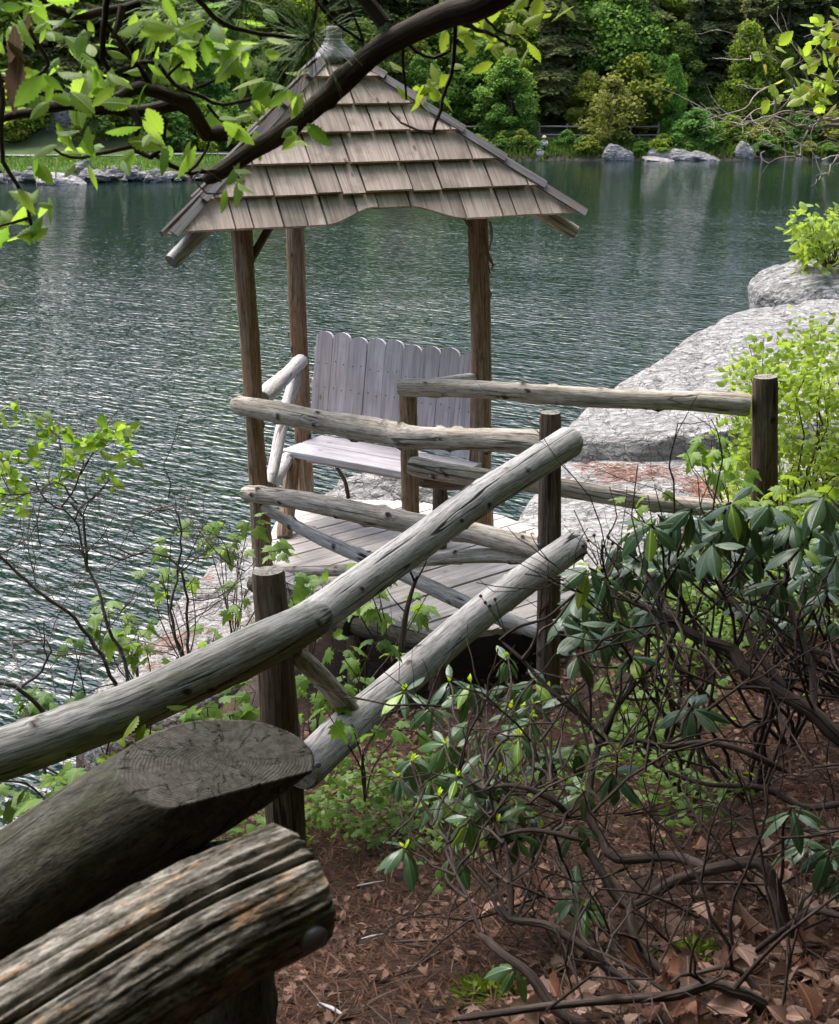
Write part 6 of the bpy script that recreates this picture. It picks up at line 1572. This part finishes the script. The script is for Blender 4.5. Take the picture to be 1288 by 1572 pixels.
for x, y, n in [(1265, 30, 5), (1280, 60, 6), (1255, 58, 5), (1285, 20, 4), (1290, 90, 4), (1270, 80, 4), (1228, 96, 5), (1245, 100, 5), (1240, 135, 7), (1262, 140, 6), (1280, 130, 5), (1255, 150, 6), (1195, 142, 6), (1212, 145, 5), (1228, 150, 5), (1245, 152, 4), (1270, 115, 5), (1286, 150, 4), (1182, 72, 2), (1172, 96, 2), (1290, 45, 5), (1200, 76, 1), (1288, 110, 4)]:
    c = at(x, y, rl.uniform(8.8, 9.4))
    for k in range(n): put_leaf(CH, bank, c + rv(0.06), rv() + Vector((0, 0, 0.2)), Vector((rl.uniform(-0.7, 0.7), rl.uniform(-0.8, 0.3), rl.uniform(0.1, 1))), rl.uniform(0.07, 0.12), (1.35, 1.25, 0.9, 1) if rl.random() > 0.12 else (1.7, 1.0, 0.8, 1), wide=1.3)

# ------------------------------------------------------------------ ground cover, litter
rgg = np.random.default_rng(55)
def cover(name, label, n, region, size, mat, tpls, keep, lift=(0.02, 0.12), tilt=0.45, kind='stuff', tint=(1, 1, 1, 1)):
    x = rgg.uniform(region[0], region[1], n); y = rgg.uniform(region[2], region[3], n)
    k = keep(x, y); x, y = x[k], y[k]; m = len(x)
    pos = np.stack([x, y, ground_h(x, y) + rgg.uniform(lift[0], lift[1], m)], -1)
    V, F, rn = scatter_leaves(tpls, pos, rand_basis(rgg, m, 1.0, tilt), size * rgg.uniform(0.55, 1.3, m), rgg)
    o = obj(name, mesh_np(name, V, F, [mat], True, {'rnd': rn})); o.color = tint
    return tag(o, label, name.replace('_', ' '), kind=kind)
def patch(x, y, s, thr, sc=1.6): return (fbm(x * sc, y * sc, s, 3) + 0.5) > thr
SML = [strip_leaf(1.0, ovate(5, 0.34, 0.5), 0.2, 0.2), lobed_leaf(1.0, 0.2, 0.1, 4)]
cover('ground_cover', 'low green seedlings and ferns below the deck and lower rail', 6500, (-0.6, 1.4, 3.9, 7.4), 0.040, L_maple, SML,
      lambda x, y: patch(x, y, 61, 0.50) & (x > -0.55 + (y - 4.6) * 0.1) & (x < 1.1 + 0.0 * y) & ((y > 4.5) | (x > 0.0)), (0.02, 0.22), tint=(0.85, 0.9, 0.75, 1))
cover('ground_cover', 'bright low plants on the bank behind the laurel', 9000, (0.9, 3.4, 5.4, 8.6), 0.055, L_maple, SML, lambda x, y: patch(x, y, 66, 0.46, 1.2), (0.02, 0.30), tint=(0.95, 0.95, 0.85, 1))
cover('ground_cover', 'green plants covering the steep bank left of the path rail', 5500, (-3.2, -0.5, 3.0, 7.0), 0.055, L_maple, SML, lambda x, y: patch(x, y, 70, 0.50, 1.1) & (lake_sd(x, y) > 0.5), (0.02, 0.20), tint=(0.9, 0.95, 0.8, 1))
NDL = [(np.array([(0, 0, 0), (0.028, 0.5, 0.03), (0, 1, 0), (-0.028, 0.5, 0.03)], float), np.array([(0, 1, 2), (0, 2, 3)], int))]
cover('needle_litter', 'red brown carpet of fallen needles on the forest floor', 60000, (-1.2, 2.6, 1.6, 6.4), 0.075, L_needle, NDL, lambda x, y: patch(x, y, 81, 0.36), (0.002, 0.012), 0.22)
LIT = [strip_leaf(1.0, ovate(6, 0.30, 0.5), -0.5, 0.3, 0.0, 0.3, 0.5), strip_leaf(1.0, ovate(6, 0.34, 0.5), 0.6, -0.2, 0.0, 0.4, -0.6), lobed_leaf(1.0, 0.4, -0.4, 9)]
cover('leaf_litter', 'small curled brown leaves and chips scattered on the forest floor', 9000, (-1.0, 3.2, 1.7, 7.6), 0.034, L_dead, LIT, lambda x, y: patch(x, y, 90, 0.46) | (x > 0.45 + 0.12 * (y - 2)), (0.004, 0.02), 0.5, tint=(0.8, 0.7, 0.65, 1))
cover('twig_litter', 'fine grey twigs and pale chips lying on the forest floor', 2600, (-1.0, 2.6, 1.7, 6.0), 0.11, L_dead, [(np.array([(0, 0, 0), (0.018, 0.4, 0.04), (0.03, 1, 0), (-0.018, 0.5, 0.05)], float), np.array([(0, 1, 2), (0, 2, 3)], int))], lambda x, y: x > -9, (0.006, 0.02), 0.25, tint=(0.9, 1.0, 1.05, 1))
# larger fallen leaves under the laurel, each its own
DL = []
for k in range(6):
    m_ = mk('fallen_leaf', [strip_leaf(1.0, ovate(11, 0.25 + 0.02 * k, 0.5), (-0.6, 0.7, -0.3, 0.5, 0.9, -0.9)[k], (0.3, -0.2, 0.4, 0.1, -0.3, 0.2)[k], 0.14, 0.3, (0.6, -0.6, 0.2, 0.8, -0.3, 0.4)[k]), lobed_leaf(1.0, 0.3, -0.5, 20)][0], L_dead); DL.append(m_)
cnt = 0
while cnt < 230:
    px_, py_ = rl.uniform(720, 1320), rl.uniform(1290, 1600)
    if px_ < 1180 - (py_ - 1290) * 1.6 and rl.random() > 0.10: continue
    p = on(px_, py_, 4.45)
    for _ in range(4): p = on(px_, py_, gh(p.x, p.y))
    o = obj('fallen_leaf', rl.choice(DL), None, tuple(p + tz * rl.uniform(0.008, 0.035)))
    o.rotation_euler = (rl.gauss(0, 0.4), rl.gauss(0, 0.4), rl.uniform(0, 6.28)); s_ = rl.uniform(0.045, 0.10); o.scale = (s_, s_, s_)
    q = rl.random(); o.color = (1, 1, 1, 1) if q < 0.5 else ((0.75, 0.5, 0.4, 1) if q < 0.7 else (1.35, 1.25, 1.25, 1))
    tag(o, 'dry curled brown leaf lying under the laurel stems at lower right', 'leaf', 'fallen leaves under the laurel'); cnt += 1
# moss tufts
L_moss = leaf_mat('moss', (0.10, 0.15, 0.02), (0.20, 0.26, 0.03), 0.2, None, 0.8, 0.1, 0)
for x, y, r_, lb in ((752, 1530, 0.075, 'bright green moss tuft on the needle floor by the laurel stems'), (1068, 1470, 0.06, 'yellow green moss clump among the fallen leaves'), (1040, 1190, 0.08, 'moss patch on the ground behind the laurel twigs')):
    p = on(x, y, 4.45)
    for _ in range(4): p = on(x, y, gh(p.x, p.y))
    n = 420; d = rgg.normal(0, r_ * 0.5, (n, 3)); d[:, 2] = 0; pos = d + np.array(tuple(p)); pos[:, 2] += 0.03 * np.exp(-(d ** 2).sum(1) / r_ ** 2) - 0.01
    V, F, rn = scatter_leaves([NEEDLE], pos, rand_basis(rgg, n, 0.2, 0.7), 0.035 * rgg.uniform(0.5, 1.3, n), rgg)
    o = obj('moss_tuft', mesh_np('moss_tuft', V - np.array(tuple(p)), F, [L_moss], False, {'rnd': rn}), None, tuple(p)); tag(o, lb, 'moss', kind='stuff')
# rust needles on the granite ledge
def on_rock(name, label, spots, n, z, spread, size):
    Ps = []
    for x, y in spots:
        c = on(x, y, z); d = rgg.normal(0, 1, (n, 3)) * np.array([spread, spread * 0.6, 0.006]); Ps.append(d + np.array(tuple(c)))
    pos = np.concatenate(Ps); V, F, rn = scatter_leaves(NDL, pos, rand_basis(rgg, len(pos), 1.0, 0.2), size * rgg.uniform(0.6, 1.3, len(pos)), rgg)
    return tag(obj(name, mesh_np(name, V, F, [L_rust], False, {'rnd': rn})), label, 'needles', kind='stuff')
on_rock('rust_needles', 'orange fallen pine needles on the granite ledge', [(915, 716), (935, 722), (962, 718), (985, 730), (1020, 722), (1060, 735), (1090, 755), (1110, 740), (950, 735), (1075, 745), (1100, 765)], 75, 3.06, 0.11, 0.12)
stick = log('pale_stick', [on(1114, 735, 3.10), on(1112, 752, 3.10), on(1116, 775, 3.12)], [0.022, 0.02], [W_white, E_pale], None, sides=8, step=0.05); tag(stick, 'short white stick on the ledge left of the thick post', 'stick')
# sticks and chips on the path
for k, (a, b, r_, lb) in enumerate((((548, 1366), (590, 1358), 0.006, 'short pale stick on the path, farthest from the viewer'), ((600, 1452), (690, 1448), 0.005, 'long thin dark stick lying across the middle of the path'),
        ((555, 1448), (588, 1440), 0.006, 'short grey stick on the path left of the long thin one'), ((645, 1486), (684, 1462), 0.005, 'dark slanting stick on the path below the long thin one'), ((490, 1552), (525, 1568), 0.012, 'thick chip of wood at the bottom edge beside the near railing'), ((625, 1455), (660, 1460), 0.004, 'thin dark twig crossing under the long stick on the path'))):
    P = []
    for x, y in (a, b):
        p = on(x, y, 4.4)
        for _ in range(4): p = on(x, y, gh(p.x, p.y))
        P.append(p + tz * (r_ + 0.008))
    o = log('fallen_stick', P, [r_, r_ * 0.7], [B_twig if k % 2 else W_grey, E_grey], None, sides=7, step=0.04, rough=0.15, seed=k); tag(o, lb, 'stick', 'sticks on the path')

# ------------------------------------------------------------------ wood behind the viewpoint, which shades the near bank
for k, (x, y, s_) in enumerate(((-4.5, -3.5, 1.9), (-0.5, -5.5, 2.1), (3.8, -3.0, 1.9), (7.5, 1.0, 2.0), (6.6, 5.2, 1.5), (9.5, 6.5, 1.9), (5.5, -8.0, 2.3), (-6.5, -8.5, 2.3))):
    far_tree('forest_tree', T_broad[k % 4], x, y, s_, 'leafy tree in the wood behind the path', 'tree', 'trees of the wood behind the path', (0.9, 1.1, 0.8, 1))

# --- a person sitting on the far bank
def person(loc):
    M_skin = simple('skin', (0.45, 0.28, 0.2), 0.6); M_white = simple('white_shirt', (0.78, 0.77, 0.75), 0.8); M_teal = simple('teal_trousers', (0.03, 0.13, 0.16), 0.8); M_hat = simple('straw_hat', (0.72, 0.60, 0.47), 0.8)
    t = thing('person', 'person in white top and teal trousers sitting on the far bank', 'person', loc)
    V = [(0, 0, .10), (0, .02, .30), (0, 0, .52), (0, -.02, .60), (0, -.03, .74), (0, -.03, .82),
         (.19, 0, .50), (.26, -.10, .30), (.16, -.28, .20), (.12, -.33, .16), (-.19, 0, .50), (-.26, -.10, .30), (-.16, -.28, .20), (-.12, -.33, .16),
         (.10, -.04, .09), (.14, -.40, .24), (.13, -.46, -.18), (.13, -.60, -.22), (-.10, -.04, .09), (-.14, -.40, .24), (-.13, -.46, -.18), (-.13, -.60, -.22)]
    E = [(0, 1), (1, 2), (2, 3), (3, 4), (4, 5), (2, 6), (6, 7), (7, 8), (8, 9), (2, 10), (10, 11), (11, 12), (12, 13), (0, 14), (14, 15), (15, 16), (16, 17), (0, 18), (18, 19), (19, 20), (20, 21)]
    Rr = [.15, .15, .14, .055, .105, .07, .065, .05, .04, .035, .065, .05, .04, .035, .09, .075, .055, .045, .09, .075, .055, .045]
    def skin(name, idx, mat, grow=1.0):
        mp = {v: i for i, v in enumerate(idx)}
        me = bpy.data.meshes.new(name); me.from_pydata([V[i] for i in idx], [(mp[a], mp[b]) for a, b in E if a in mp and b in mp], []); me.materials.append(mat)
        o = obj(name, me, t)
        s = o.modifiers.new('skin', 'SKIN')
        for i, sv in enumerate(me.skin_vertices[0].data): sv.radius = (Rr[idx[i]] * grow,) * 2; sv.use_root = (i == 0)
        o.modifiers.new('sub', 'SUBSURF').levels = 1; o.modifiers['sub'].render_levels = 2
        return o
    skin('body', list(range(22)), M_skin)
    skin('shirt', [0, 1, 2, 6, 7, 10, 11], M_white, 1.16)
    skin('trousers', [0, 14, 15, 16, 18, 19, 20], M_teal, 1.16)
    mb = MB(); V2 = []; F2 = []
    for i, (r, z) in enumerate([(.20, .80), (.12, .815), (.115, .90), (.07, .925), (.005, .93)]):
        for j in range(14): a = j / 14 * 6.2832; V2.append((loc[0] + r * math.cos(a), loc[1] - .03 + r * math.sin(a), loc[2] + z))
        if i: F2 += [[(i - 1) * 14 + j, (i - 1) * 14 + (j + 1) % 14, i * 14 + (j + 1) % 14, i * 14 + j] for j in range(14)]
    mb.add(V2, F2, 0, True); mb.build('hat', M_hat, t)
pp = at(835, 226, 103.0)
person((pp.x, 103.0, gh(pp.x, 103.0) - 0.02))
